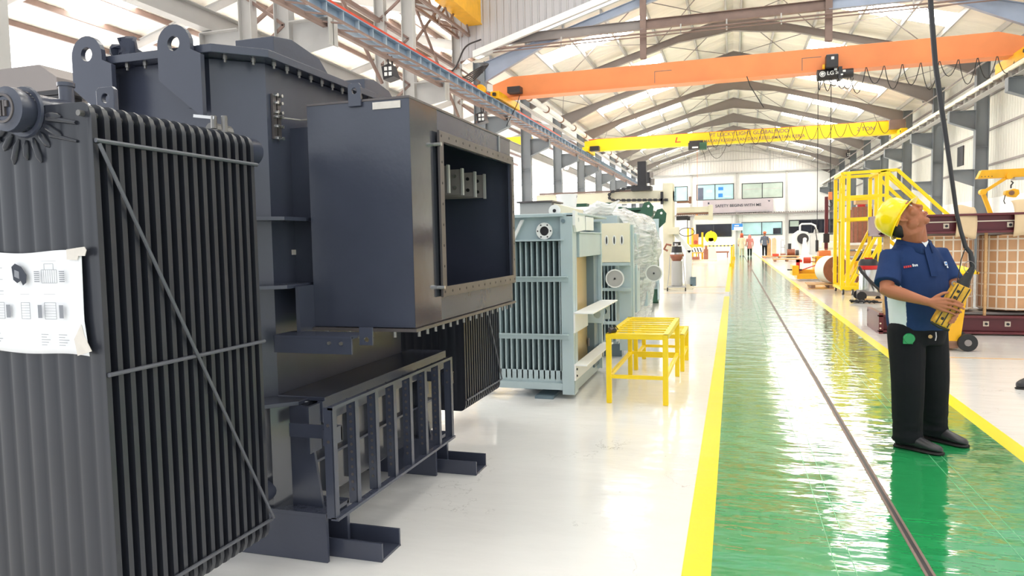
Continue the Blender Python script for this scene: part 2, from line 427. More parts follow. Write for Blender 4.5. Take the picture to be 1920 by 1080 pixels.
FACE_CAM = Matrix(((1, 0, 0, 0), (0, 0, -1, 0), (0, 1, 0, 0), (0, 0, 0, 1)))     # text that stands up and faces -Y
FACE_RIGHT = Matrix(((0, 0, 1, 0), (1, 0, 0, 0), (0, 1, 0, 0), (0, 0, 0, 1)))    # text that stands up and faces +X
ORD = ['nearest', 'second', 'third', 'fourth', 'fifth', 'sixth', 'seventh', 'eighth', 'ninth', 'tenth', 'eleventh', 'twelfth']
def curve(pts, n=6):
    """smooth line through points"""
    P = [Vector(p) for p in pts]; P = [P[0] * 2 - P[1]] + P + [P[-1] * 2 - P[-2]]; out = []
    for i in range(1, len(P) - 2):
        for k in range(n):
            t = k / n; a, b, c, d = P[i - 1], P[i], P[i + 1], P[i + 2]
            out.append(.5 * ((2 * b) + (c - a) * t + (2 * a - 5 * b + 4 * c - d) * t * t + (3 * b - a - 3 * c + d) * t ** 3))
    return out + [P[-2]]
def sag(p0, p1, drop, n=10):
    p0 = Vector(p0); p1 = Vector(p1)
    return [p0.lerp(p1, i / n) + Vector((0, 0, -drop * 4 * (i / n) * (1 - i / n))) for i in range(n + 1)]
# ------------------------------------------------------------------ the building
FR = [12.4 + 5.75 * k for k in range(11)]        # frame lines along the hall: 12.4 ... 69.9
YW = 69.9
o = MB().box(-32, 14, -6, 84, -.2, 0).build('floor', 'floor'); struct(o)
MB().box(-.10, 1.76, -6, YW, .0005, .0015).build('green_lane', 'lane', o)['label'] = 'green painted walkway'
MB().box(-.21, -.09, -6, 18.0, .001, .0025).build('yellow_line', 'line', o)['label'] = 'left yellow edge line'
MB().box(-.21, -.09, 19.6, YW, .001, .0025).build('yellow_line', 'line', o)['label'] = 'left yellow edge line beyond the expansion joint'
MB().box(1.71, 1.83, -6, YW, .001, .0025).build('yellow_line', 'line', o)['label'] = 'right yellow edge line'
MB().box(1.83, 14, 9.17, 9.23, .0008, .002).build('orange_line', 'linep', o)['label'] = 'faint orange cross line'
MB().box(-9, -.2, 19.0, 19.12, .0008, .002).build('joint_strip', 'linep', o)['label'] = 'faint cross joint'
MB().box(-9, -.2, 21.4, 21.6, .0008, .002).build('joint_strip', 'linep', o)['label'] = 'faint cross joint'
o = MB().box(.762, .774, -6, YW - 1, .001, .004).box(.792, .804, -6, YW - 1, .001, .004).build('rail', 'rust')
MB().box(.774, .792, -6, YW - 1, .0012, .0030).build('groove', 'blackm', o)
tag(o, 'dark steel rail sunk in the green lane, running down the hall', 'rail')

for x in (.42, .495, 1.20, 1.27): MB().box(x - .002, x + .002, -6, YW, .0016, .0022).build('lane_seam', 'seam', bpy.data.objects['floor'])['label'] = 'thin pale seam in the green coating'
def zr(x): return 10.3 - .29 * abs(x)
def rafter(mb_web, Y):
    """one sloping half beam pair: deep at the crown and at the eaves, shallow between"""
    prof = [(0, 1.0), (1.0, .78), (2.3, .42), (5.6, .40), (8.3, 1.05)]
    top = []; bot = []
    xs = [-8.3, -6.1, -2.1, -1.0, 0, 1.0, 2.1, 6.1, 8.3]
    dp = {0: .62, 1.0: .47, 2.1: .26, 6.1: .26, 8.3: .66}
    top = [(x, zr(x) - .18) for x in xs]; bot = [(x, zr(x) - .18 - dp[abs(x)]) for x in xs]
    mb_web.prism(top + bot[::-1], 'y', Y - .006, Y + .006)
    for line in (top, bot):
        for (xa, za), (xb, zb) in zip(line, line[1:]):
            mb_web.hexa([(xa, Y - .08, za - .012), (xb, Y - .08, zb - .012), (xb, Y + .08, zb - .012), (xa, Y + .08, za - .012),
                         (xa, Y - .08, za + .006), (xb, Y - .08, zb + .006), (xb, Y + .08, zb + .006), (xa, Y + .08, za + .006)])
for k, Y in enumerate(FR[2:]):
    t = thing('portal_frame', 'grey steel portal frame of columns and sloping rafter, %s' %
              ('nearest one, under the stepped sheet wall' if k == 0 else 'last one, against the end wall' if k == len(FR) - 3 else ORD[k] + ' down the hall'),
              'steel frame', (0, Y, 0), 'portal frames down the hall')
    mb = MB(); rafter(mb, Y); mb.build('rafter', 'blue_rafter' if k == 0 else 'steel_d', t)
    for sx in (-1, 1):
        m2 = MB().ibeam((sx * 8.5, Y, 0), (sx * 8.5, Y, zr(8.5) - .1), .42, .26, .012, .018, up=(1, 0, 0))
        for zz in (1.5, 3.0, 4.5): m2.box(sx * 8.5 - .19, sx * 8.5 + .19, Y - .12, Y + .12, zz, zz + .012)
        m2.build('column', 'steel', t)
        a, b = sx * 8.29, sx * 7.45
        m3 = MB().prism([(a, 5.82), (b, 5.82), (b, 5.45), (a, 5.12)], 'y', Y - .008, Y + .008)
        m3.box(min(a, b), max(a, b), Y - .13, Y + .13, 5.80, 5.82).box(min(b, b + sx * .02), max(b, b + sx * .02), Y - .13, Y + .13, 5.44, 5.8)
        m3.hexa([(b, Y - .13, 5.43), (a, Y - .13, 5.10), (a, Y + .13, 5.10), (b, Y + .13, 5.43), (b, Y - .13, 5.45), (a, Y - .13, 5.12), (a, Y + .13, 5.12), (b, Y + .13, 5.45)])
        m3.build('corbel', 'steel', t)
        if sx == 1 and 1 <= k <= 4:
            a, b = 8.29, 7.55
            MB().prism([(a, 3.72), (b, 3.72), (b, 3.4), (a, 3.1)], 'y', Y - .01, Y + .01).box(b, a, Y - .1, Y + .1, 3.70, 3.72).box(b, b + .02, Y - .1, Y + .1, 3.4, 3.7).build('lower_bracket', 'steel', t)
# near, higher part of the hall: left columns rise in laced pairs
for k, Y in enumerate([6.45, 12.4, 18.15, 23.9]):
    t = thing('laced_column', 'tall pale grey laced steel column, %s on the left side' % ['nearest, at the left edge', 'second', 'third', 'fourth, at the orange crane end'][k], 'steel column', (-8.9, Y, 0), 'laced columns')
    top = 12.2 if k < 3 else 10.6
    if k < 3: MB().ibeam((-8.5, Y, 0), (-8.5, Y, top), .34, .2, .012, .018, up=(1, 0, 0)).build('shaft', 'steel_l', t)
    MB().ibeam((-9.35, Y, 0), (-9.35, Y, top), .3, .2, .012, .018, up=(1, 0, 0)).build('shaft', 'steel_l', t)
    for q in range(8):
        z0 = .8 + q * 1.25
        if z0 + 1.25 > top: break
        MB().bar((-8.5, Y, z0), (-9.35, Y, z0 + .62), .06, .06).bar((-9.35, Y, z0 + .62), (-8.5, Y, z0 + 1.25), .06, .06).build('lacing', 'rust', t)
    if k < 3:
        MB().prism([(-8.3, 5.82), (-7.4, 5.82), (-7.4, 5.3), (-8.3, 5.15)], 'y', Y - .01, Y + .01).box(-8.3, -7.4, Y - .16, Y + .16, 5.80, 5.82).box(-7.42, -7.4, Y - .16, Y + .16, 5.3, 5.8).build('corbel', 'steel_l', t)
    MB().prism([(-9.5, 5.82), (-10.4, 5.82), (-10.4, 5.4), (-9.5, 5.15)], 'y', Y - .01, Y + .01).box(-10.4, -9.5, Y - .16, Y + .16, 5.80, 5.82).box(-10.42, -10.4, Y - .16, Y + .16, 5.4, 5.8).build('corbel', 'steel_l', t)
for k, (ya, yb, up_) in enumerate([(12.4, 18.15, 1), (18.15, 23.9, 0)]):
    t = thing('cross_brace', 'crossing tubular braces between left columns, %s' % ['second bay', 'bay before the orange crane', 'nearest bay'][k], 'brace', (-9.35, ya, 0), 'braces between left columns')
    for za, zb in ((5.9, 10.4), (.5, 5.2)):
        MB().cyl((-9.35, ya + .1, za), (-9.35, yb - .1, zb), .05, 8).build('tube', 'rust', t)
        MB().cyl((-9.3, ya + .1, zb), (-9.3, yb - .1, za), .05, 8).build('tube', 'rust', t)
    MB().bar((-9.35, ya + .1, 7.6), (-9.35, yb - .1, 7.6), .1, .12).build('strut', 'rust', t)
t = thing('lattice_girder', 'brown steel lattice girder high between the left columns', 'lattice girder', (-9.0, 6, 8.6))
for x in (-8.75, -9.2):
    for z in (8.6, 9.5):
        MB().bar((x, 6.8, z), (x, 23.7, z), .09, .09).build('chord', 'rust', t)
    mb = MB()
    for i in range(17):
        y = 6.8 + i * 1.0
        mb.bar((x, y, 8.6 if i % 2 else 9.5), (x, min(y + 1, 23.7), 9.5 if i % 2 else 8.6), .05, .05)
    mb.build('web_members', 'rust', t)
mb = MB()
for i in range(9): mb.bar((-8.75, 7 + i * 2, 8.6), (-9.2, 8 + i * 2, 8.6), .05).bar((-9.2, 8 + i * 2, 8.6), (-8.75, 9 + i * 2 if i < 8 else 23.6, 8.6), .05)
mb.build('web_members', 'rust', t)

# floor-to-eaves shells
o = MB().box(9.0, 9.08, -2, YW + .1, 2.68, zr(9) + .0).build('wall_right', 'clad_y'); struct(o)
MB().box(8.95, 9.1, -2, YW + .1, 0, 2.68).build('lower_wall', 'white', o)['label'] = 'white masonry base of the wall'
for z in (3.86, 5.15, 6.4, 7.2): MB().box(8.92, 8.99, -2, YW, z, z + .07).build('wall_rail', 'steel_d', o)
for k in range(9):
    Y = FR[k + 1] + 1.6
    if k in (2, 4): MB().box(8.96, 9.0, Y + 2.2, Y + 3.0, 4.2, 5.0).build('louvre', 'blackm', o)['label'] = 'dark louvred opening'
# end wall: offices below, sheeting in the gable
o = MB().box(-9, 9, YW, YW + .2, 0, 7.55).build('wall_back', 'white'); struct(o)
g = MB().prism([(-9.2, 7.5), (9.2, 7.5), (9.2, 7.6), (0, 10.3), (-9.2, 7.6)], 'y', YW - .05, YW + .1).build('gable_sheet', 'clad_x', o)
g['label'] = 'ribbed sheet in the gable'
MB().box(-9, 8.9, YW - .35, YW, 7.42, 7.52).build('eave_trim', 'steel_l', o)
mb = MB()
for i in range(90): mb.cyl((-9 + i * .2, YW - .5, 3.66), (-9 + i * .2, YW, 3.72), .05, 6)
mb.box(-9, 8.9, YW - .5, YW, 3.56, 3.66).build('canopy', 'steel_d', o)['label'] = 'ribbed canopy edge between the office floors'
for x in (-3.85, .30, 4.65): MB().box(x - .09, x + .09, YW - .2, YW, 0, 7.4).build('post', 'steel_l', o)
for x in (-4.0, 3.2): MB().box(x - .05, x + .05, YW - .18, YW - .05, 7.5, 9.6).build('gable_post', 'steel_l', o)
for z in (8.6,): MB().box(-6, 6, YW - .14, YW - .06, z, z + .05).build('gable_rail', 'steel_l', o)
def window(n, x0, x1, z0, z1, mats, label):
    w = MB()
    f = .06
    w.box(x0, x1, YW - .06, YW + .02, z0, z0 + f).box(x0, x1, YW - .06, YW + .02, z1 - f, z1).box(x0, x0 + f, YW - .06, YW + .02, z0, z1).box(x1 - f, x1, YW - .06, YW + .02, z0, z1)
    xm = (x0 + x1) / 2; w.box(xm - .03, xm + .03, YW - .06, YW + .02, z0, z1)
    o = w.build('window_%d' % n, 'frame_k'); struct(o); o['label'] = label
    for i, m in enumerate(mats):
        xa, xb = (x0 + f, xm - .03) if i == 0 else (xm + .03, x1 - f)
        p = MB().box(xa, xb, YW - .02, YW - .01, z0 + f, z1 - f).build('pane', m, o)
    return o
window(1, -6.4, -4.15, 5.0, 6.42, ['glass_b', 'glass_b'], 'upper office window partly behind the cream gantry')
w2 = window(2, -3.35, .05, 5.02, 6.5, ['glass_b', 'glass_b'], 'upper office window with pale blue panes and papers')
for (xa, xb, za, zb, m) in ((-3.2, -2.7, 5.1, 6.2, 'greycloth'), (-1.35, -.9, 5.9, 6.2, 'blue'), (-1.35, -.95, 5.25, 5.6, 'blue'), (-2.4, -1.9, 5.75, 5.95, 'white'), (-.8, -.2, 5.3, 5.35, 'white')):
    MB().box(xa, xb, YW - .03, YW - .021, za, zb).build('paper_note', m, w2)
w3 = window(3, .75, 4.35, 5.02, 6.45, ['glass_g', 'glass_g'], 'upper office window with grey green panes')
MB().box(.9, 4.2, YW - .03, YW - .021, 5.85, 5.92).build('blind_rail', 'steel_l', w3)
window(4, -3.4, -.15, 1.55, 2.75, ['glass_k', 'glass_k'], 'dark lower office window left of the blue board')
w5 = window(5, .72, 4.3, 1.62, 2.85, ['glass_b', 'glass_b'], 'pale blue lower office window right of the blue board')
MB().box(3.5, 4.2, YW - .03, YW - .021, 1.7, 2.25).build('screen', 'glass_k', w5)
w6 = window(6, 4.85, 8.75, 1.72, 2.95, ['glass_k', 'glass_k'], 'dark lower office window at the right corner')
MB().box(4.95, 5.7, YW - .03, YW - .021, 2.35, 2.85).build('blind', 'glass_g', w6)
for k, (x, z, w_, nm) in enumerate(()): pass
t = MB().box(-2.75, 3.5, YW - .24, YW - .21, 3.78, 5.0).build('banner', 'banner'); tag(t, 'wide pale grey banner reading SAFETY BEGINS WITH ME on the end wall', 'banner')
lettering('SAFETY BEGINS WITH ME', .36, Matrix.Translation((.42, YW - .262, 4.42)) @ FACE_CAM, 'inkd', t, label='dark bold capital letters')
MB().box(-2.3, -2.15, YW - .246, YW - .24, 4.62, 4.8).build('logo', 'inkd', t)
MB().prism([(3.0, 4.8), (3.25, 4.8), (3.15, 4.66)], 'y', YW - .246, YW - .24).build('logo', 'inkd', t)
MB().box(.2, 3.2, YW - .246, YW - .24, 3.86, 3.9).build('small_print', 'ink', t)
t = MB().box(-.15, .85, YW - .45, YW - .4, 2.1, 2.75).build('notice_board', 'white'); tag(t, 'blue and white notice board hung on a post of the end wall', 'sign')
MB().box(-.13, .83, YW - .456, YW - .45, 2.42, 2.73).build('print', 'blue', t); MB().box(-.13, .05, YW - .456, YW - .45, 2.15, 2.42).build('print', 'blue', t)
MB().box(.1, .5, YW - .46, YW - .456, 2.5, 2.6).build('print', 'white', t)
for x in (-.1, .8): MB().bar((x, YW - .42, 2.75), (x, YW, 3.5), .02).build('hanger', 'steel_d', t)

# roof of the far, lower part
Y0, Y1 = FR[2], YW + .1
XS0, XS1 = 2.9, 6.8
def slope_quad(mb, sx, xa, xb, ya, yb, lift=0, thick=.04):
    za, zb = zr(xa) + lift, zr(xb) + lift
    xa, xb = sx * xa, sx * xb
    mb.hexa([(xa, ya, za), (xb, ya, zb), (xb, yb, zb), (xa, yb, za), (xa, ya, za + thick), (xb, ya, zb + thick), (xb, yb, zb + thick), (xa, yb, za + thick)])
ce = None
mb = MB()
for sx in (-1, 1):
    slope_quad(mb, sx, 0, XS0, Y0, Y1); slope_quad(mb, sx, XS1, 9.1, Y0, Y1)
    y = Y0
    for k in range(len(FR) - 3):
        c = FR[2 + k] + 2.875
        slope_quad(mb, sx, XS0, XS1, y, c - .72); y = c + .72
    slope_quad(mb, sx, XS0, XS1, y, Y1)
o = mb.build('ceiling', 'foil'); struct(o)
for sx in (-1, 1):
    for x in (.28, 1.55, 2.9, 4.2, 5.5, 6.8, 8.1):
        z = zr(x) - .09
        MB().box(sx * x - .035, sx * x + .035, Y0, Y1 - .2, z - .09, z + .08).build('purlin', 'steel_l', o)
mb = MB()
for k in range(2, len(FR) - 1):
    ya, yb = FR[k], FR[k + 1]
    for sx in (-1, 1):
        for xa, xb in ((.3, 2.9), (2.9, 6.8)) if k % 2 == 0 else ((.3, 2.9), (6.8, 8.2)):
            mb.bar((sx * xa, ya + .1, zr(xa) - .2), (sx * xb, yb - .1, zr(xb) - .2), .025)
            mb.bar((sx * xb, ya + .1, zr(xb) - .22), (sx * xa, yb - .1, zr(xa) - .22), .025)
mb.build('bracing_rods', 'steel_d', o)
n = 0
for sx, side in ((-1, 'left'), (1, 'right')):
    for k in range(len(FR) - 3):
        c = FR[2 + k] + 2.875
        mb = MB(); slope_quad(mb, sx, XS0, XS1, c - .72, c + .72, .0, .03)
        o = mb.build('skylight', 'sky')
        tag(o, 'bright clear roof panel on the %s slope, %s from the camera' % (side, ORD[k]), 'skylight', 'skylights on the %s slope' % side)
# stepped sheet wall above the nearest low frame, and its white flashing
ys = FR[2]
o = MB().prism([(-8.3, zr(8.3) + .05), (0, 10.35), (8.3, zr(8.3) + .05), (9.1, zr(9.1)), (9.1, 14), (-9.1, 14), (-9.1, zr(9.1) + .1)], 'y', ys - .32, ys - .28).build('wall_step', 'clad_x2'); struct(o)
for sx in (-1, 1):
    mb = MB(); slope_quad(mb, sx, 0, 8.6, ys - .42, ys - .28, .02, .22); mb.build('flashing', 'white', o)['label'] = 'white sheet flashing'
# hung frame under the stepped wall: level beam in lengths, hangers, pipes
t = thing('hanging_beam', 'level brown-grey steel beam with hangers and pipes across the hall, before the orange crane', 'beam', (0, ys, 8))
MB().ibeam((-8.3, ys - .1, 8.38), (-2.8, ys - .1, 8.38), .3, .16).build('beam_length', 'steel_d', t)
MB().ibeam((-2.8, ys - .1, 8.38), (2.75, ys - .1, 8.38), .3, .16).build('beam_length', 'rust', t)
MB().ibeam((2.75, ys - .1, 8.38), (8.3, ys - .1, 8.38), .3, .16).build('beam_length', 'blue_rafter', t)
for x in (-2.8, 2.75): MB().ibeam((x, ys - .1, 7.3), (x, ys - .1, 10.9), .14, .2, up=(0, 1, 0)).build('hanger', 'rust', t)
MB().cyl((-7.9, ys - .3, 8.05), (8.3, ys - .3, 8.05), .03, 8).build('pipe', 'rust', t)
MB().cyl((-7.9, ys - .3, 7.95), (8.3, ys - .3, 7.95), .02, 8).build('pipe', 'rust', t)
MB().cyl((-8.3, ys - .2, 9.45), (8.3, ys - .2, 9.45), .05, 8).build('pipe', 'rust', t)
for x in (-5.5, -1.6, -.2, 1.4, 5): MB().bar((x, ys - .3, 7.9), (x, ys - .2, 8.25), .04).build('clip', 'steel_l', t)

# roof of the near, higher part
o = MB()
for sx in (-1, 1):
    o.hexa([(0, -6, 15), (sx * 9.3, -6, 12.3), (sx * 9.3, ys, 12.3), (0, ys, 15), (0, -6, 15.05), (sx * 9.3, -6, 12.35), (sx * 9.3, ys, 12.35), (0, ys, 15.05)])
o = o.build('ceiling_near', 'foil'); struct(o)
for sx, side in ((-1, 'left'), (1, 'right')):
    for k in range(4):
        c = 1.5 + 5.75 * k
        m_ = MB().hexa([(sx * 2.6, c - .8, 14.2), (sx * 7.4, c - .8, 12.8), (sx * 7.4, c + .8, 12.8), (sx * 2.6, c + .8, 14.2), (sx * 2.6, c - .8, 14.23), (sx * 7.4, c - .8, 12.83), (sx * 7.4, c + .8, 12.83), (sx * 2.6, c + .8, 14.23)]).build('skylight', 'sky_n')
        tag(m_, 'bright clear panel in the higher near roof overhead, %s on the %s' % (ORD[k], side), 'skylight', 'skylights of the near roof')

# the hall beyond the left columns
def zl(x): return 12.2 - .27 * abs(x + 17.6)
o = MB()
for xa, xb in ((-26.2, -17.6), (-17.6, -9.3)):
    o.hexa([(xa, -2, zl(xa)), (xb, -2, zl(xb)), (xb, 84, zl(xb)), (xa, 84, zl(xa)), (xa, -2, zl(xa) + .05), (xb, -2, zl(xb) + .05), (xb, 84, zl(xb) + .05), (xa, 84, zl(xa) + .05)])
o = o.build('ceiling_left', 'foil'); struct(o)
for x in (-25.6, -24, -22.4, -20.8, -19.2, -17.9, -17.3, -16, -14.4, -12.8, -11.2, -9.6):
    MB().box(x - .05, x + .05, 0, 80, zl(x) - .22, zl(x) - .02).build('purlin', 'rust', o)
for k in range(11):
    Y = 7.35 + 5.75 * k
    t = thing('roof_beam', 'steel rafter of the hall beyond the left columns, %s from the camera' % ORD[k], 'rafter', (-17.6, Y, 9), 'rafters beyond the left columns')
    for xa, xb in ((-26, -17.6), (-17.6, -9.4)):
        MB().ibeam((xa, Y, zl(xa) - .4), (xb, Y, zl(xb) - .4), .4, .2).build('rafter_half', 'steel_l', t)
for k in range(9):
    c = 10.5 + 5.75 * k
    for xa, xb, nm in ((-24, -20.8, 'left'), (-14.4, -11.2, 'right')):
        m_ = MB().hexa([(xa, c - .8, zl(xa) - .06), (xb, c - .8, zl(xb) - .06), (xb, c + .8, zl(xb) - .06), (xa, c + .8, zl(xa) - .06), (xa, c - .8, zl(xa) - .03), (xb, c - .8, zl(xb) - .03), (xb, c + .8, zl(xb) - .03), (xa, c + .8, zl(xa) - .03)]).build('skylight', 'sky')
        tag(m_, 'bright clear panel, %s in the %s slope of the roof beyond the left columns' % (ORD[k], nm), 'skylight', 'skylights beyond the left columns')
o = MB().box(-26.3, -26.2, -2, 84, 0, 9.9).build('wall_left', 'daylit'); struct(o)
for z in (1.5, 3.2, 4.9, 6.6, 8.3): MB().box(-26.2, -26.1, 0, 84, z, z + .08).build('wall_rail', 'steel_l', o)
for k in range(14): MB().box(-26.2, -25.95, 1.6 + 5.75 * k, 1.8 + 5.75 * k, 0, 9.8).build('wall_post', 'steel_l', o)
o = MB().box(-26.3, -9.2, 83.8, 84, 0, 12.3).build('wall_far_left', 'daylit'); struct(o)
for z in (1.5, 3.2, 4.9, 6.6, 8.3): MB().box(-26, -9.3, 83.7, 83.8, z, z + .1).build('wall_rail', 'steel_l', o)

# crane runways
def runway(name, X, ya, yb, label, m, z0=5.84, z1=6.2, railm='steel_l', stiff=.62, sgn=1):
    t = thing(name, label, 'crane runway', (X, ya, z0))
    MB().box(X - .01, X + .01, ya, yb, z0 + .02, z1 - .02).box(X - .13, X + .13, ya, yb, z1 - .02, z1).box(X - .13, X + .13, ya, yb, z0, z0 + .02).build('girder', m, t)
    n = int((yb - ya) / stiff)
    def one(y): return MB().box(X - .11, X + .11, y - .012, y + .012, z0 + .02, z1 - .02)
    for i in range(min(n + 1, 98)): one(ya + i * stiff).build('stiffener', 'blue_rib' if m == 'blue_steel' else m, t)
    MB().box(X - .03, X + .03, ya, yb, z1, z1 + .06).build('crane_rail', 'rust', t)
    return t
rl = runway('crane_runway', -7.6, 8, 69, 'blue-grey stiffened crane girder running along the left columns', 'blue_steel', 5.82, 6.14)
MB().box(-8.08, -8.0, 8, 34, 6.44, 6.53).build('conductor_bar', 'redorange', rl)['label'] = 'red conductor bar'
MB().box(-7.62, -7.52, 8, 69, 5.66, 5.74).build('service_angle', 'rust', rl)
mb = MB()
for i in range(100): mb.bar((-7.55, 8 + i * .6, 5.72), (-7.2, 8.3 + i * .6, 5.72), .03)
mb.box(-7.2, -7.16, 8, 69, 5.69, 5.73).build('lacing', 'rust', rl)
rr = runway('crane_runway', 7.7, 6, 69.5, 'grey and cream crane girder running along the right columns', 'steel_l', 5.84, 6.1)
MB().box(7.4, 7.46, 6, 69, 5.95, 6.07).build('conductor_bar', 'cream', rr)['label'] = 'cream conductor bar'
for i in range(42): MB().box(7.37, 7.6, 16 + i * 1.25, 16.05 + i * 1.25, 5.88, 5.94).build('bar_bracket', 'steel_d', rr)
MB().cyl((8.0, 6, 7.1), (8.0, 69, 7.1), .03, 8).build('hand_rail', 'steel_d', rr)
o = thing('crane_runway', 'crane girder on the far side of the left columns, serving the next hall', 'crane runway', (-10.25, 8, 5.84))
MB().ibeam((-10.25, 6, 6.05), (-10.25, 80, 6.05), .42, .25).build('girder', 'steel_l', o)

# pipes along the left, above the runway
t = thing('duct', 'white ribbed pipe run along the left side above the crane girder', 'pipe', (-8.0, 26, 7))
MB().cyl((-7.9, 27, 7.25), (-7.9, 66, 7.25), .13, 14).build('pipe', 'white', t, smooth=True)
for i in range(14): MB().cyl((-7.9, 28 + i * 2.8, 7.25), (-7.9, 28.12 + i * 2.8, 7.25), .16, 14).build('joint_ring', 'woodd', t)
for i in range(7): MB().bar((-8.3, 29.8 + i * 5.75, 7.5), (-7.9, 29.8 + i * 5.75, 7.25), .06).build('pipe_bracket', 'steel_l', t)
for z, x in ((6.75, -8.0), (6.9, -8.1)): MB().box(x - .04, x + .04, 25, 66, z, z + .05).build('cable_tray', 'steel_l', t)
# ------------------------------------------------------------------ the big dark transformer in the foreground
T = thing('power_transformer', 'large dark grey-blue transformer with finned radiators and an open cable box, nearest on the left', 'transformer', (-2.6, 3.5, 0))
def fin_mesh(xa, xb, zb, zt, flutes=8, thick=.007, swell=.0035, rc=.045, name='fin'):
    """one pressed radiator panel: fluted, with rounded corners"""
    nu = flutes * 8; w = xb - xa
    zs = [0, .02, .05, .09, .13, .5, .87, .91, .95, .98, 1]
    mb = MB(); nv = len(zs)
    def lim(u):
        d = min(u * w, (1 - u) * w)
        return rc - sqrt(max(0, rc * rc - (rc - d) ** 2)) if d < rc else 0
    for side in (-1, 1):
        vs = []
        for fz in zs:
            for i in range(nu + 1):
                u = i / nu; l = lim(u)
                z = zb + l + (zt - zb - 2 * l) * fz
                fade = min(1, min(fz, 1 - fz) / .09)
                t = thick / 2 + swell * (abs(sin(pi * u * flutes)) ** .7) * fade
                if i in (0, 1, nu - 1, nu) : t = .0095 if thick > .008 else thick / 2 + .0015
                vs.append((xa + u * w, side * t, z))
        fs = [(j * (nu + 1) + i, j * (nu + 1) + i + 1, (j + 1) * (nu + 1) + i + 1, (j + 1) * (nu + 1) + i) for j in range(nv - 1) for i in range(nu)]
        mb.add(vs, fs)
    n = (nu + 1) * nv
    fs = []
    for j in range(nv - 1):
        for i in (0, nu): fs.append((j * (nu + 1) + i, (j + 1) * (nu + 1) + i, n + (j + 1) * (nu + 1) + i, n + j * (nu + 1) + i))
    for i in range(nu):
        for j in (0, nv - 1): fs.append((j * (nu + 1) + i, j * (nu + 1) + i + 1, n + j * (nu + 1) + i + 1, n + j * (nu + 1) + i))
    mb.f += fs
    me = mb.mesh(name); me.polygons.foreach_set('use_smooth', [True] * len(me.polygons)); me.set_sharp_from_angle(angle=radians(50))
    return me
XA, XB = -2.32, -1.80
fin = fin_mesh(XA, XB, .235, 1.86, thick=.009, swell=.0045); fin.materials.append(M['navy_fin'])
def radiator(y0, n, pitch, z_off, facing, first):
    y1 = y0 + (n - 1) * pitch
    hx = (XA + XB) / 2
    mb = MB()
    mb.lathe([(0, 0), (.045, 0), (.052, .006), (.066, .008), (.066, .04), (.06, .05), (.06, y1 - y0 + .42), (0, y1 - y0 + .42)], (hx, y0 - .075 if facing > 0 else y0 - .3, 1.845), 28, 'y')
    o = mb.build('radiator', 'navy', T, smooth=True)
    o['label'] = 'radiator bank with seventeen fins and round header pipes'
    MB().lathe([(0, 0), (.05, 0), (.05, y1 - y0 + .4), (0, y1 - y0 + .4)], (hx, y0 - .04 if facing > 0 else y0 - .3, .30), 20, 'y').build('lower_header', 'navy', o, smooth=True)
    for i in range(n):
        f = bpy.data.objects.new('fin', fin); COL.objects.link(f); f.parent = o; f.location = (0, y0 + i * pitch, 0)
        if (i == 0 and facing > 0): f['label'] = 'end fin facing the camera'
    e = XB + .006
    for z in (1.745, 1.045, .315):
        MB().cyl((e, y0 - .005, z), (e, y1 + .02, z), .007, 8).build('cross_rod', 'rod', o)
    MB().cyl((e + .008, y0 + .0, 1.735), (e + .008, y1 + .02, .32), .006, 8).build('diagonal_rod', 'rod', o)
    for i in range(n):      # spot weld bosses under each rounded fin top
        MB().cyl((XB - .035, y0 + i * pitch - .0225, 1.825), (XB - .035, y0 + i * pitch + .0225 if i < n - 1 else y1, 1.825), .009, 8).build('spacer', 'zinc', o)
    return o
R1 = radiator(1.66, 17, .045, 0, 1, True)
R2 = radiator(4.62, 17, .047, 0, -1, False)
hx = (XA + XB) / 2
# embossed fan of ribs on the end fin, around the header
mb = MB()
for k in range(-4, 5):
    a = radians(-90 + k * 20)
    r0, r1 = .085, .165 if k % 2 else .145
    p0 = Vector((hx + cos(a) * r0, 1.652, 1.845 + sin(a) * r0)); p1 = Vector((hx + cos(a) * r1, 1.652, 1.845 + sin(a) * r1))
    if p1.z > 1.84: continue
    mb.tube([p0, p0.lerp(p1, .3), p0.lerp(p1, .8), p1], [.004, .012, .011, .003], 10)
for s_ in (-1, 1): mb.tube([(hx + s_ * .09, 1.652, 1.82), (hx + s_ * .2, 1.652, 1.80)], [.01, .006], 8).tube([(hx + s_ * .10, 1.652, 1.77), (hx + s_ * .2, 1.652, 1.745)], [.009, .004], 8)
mb.build('embossed_ribs', 'navy_fin', R1, smooth=True)
MB().lathe([(.062, 0), (.075, 0), (.078, .008), (.062, .012)], (hx, 1.645, 1.845), 28, 'y').build('collar', 'navy', R1, smooth=True)
mb = MB().lathe([(.036, 0), (.043, 0), (.043, -.004), (.036, -.004)], (hx, 1.585, 1.845), 28, 'y')
for x in (-.018, -.004, .010): mb.box(hx + x - .004, hx + x + .003, 1.578, 1.586, 1.822, 1.868)
mb.box(hx + .012, hx + .024, 1.578, 1.586, 1.848, 1.866)
mb.build('round_emblem', 'plate_rub', R1)
MB().cyl((hx + .0, 1.80, 1.90), (hx, 1.80, 1.955), .022, 16).cyl((hx, 1.80, 1.95), (hx, 1.80, 1.962), .026, 16).build('vent_plug', 'navy', R1, smooth=True)
MB().plate_hole([(-2.155, 1.88), (-2.075, 1.88), (-2.075, 1.985), (-2.085, 1.995), (-2.145, 1.995), (-2.155, 1.985)], 'y', 2.0, 2.02, (-2.115, 1.955), .016).build('lifting_eye', 'navy', R1, bevel=.003)
v = MB().cyl((-2.02, 2.42, 1.90), (-2.02, 2.52, 1.90), .03, 12).build('valve', 'zinc', T)
MB().bar((-2.08, 2.40, 1.955), (-1.98, 2.40, 1.94), .02, .012).build('valve_handle', 'chrome', v)
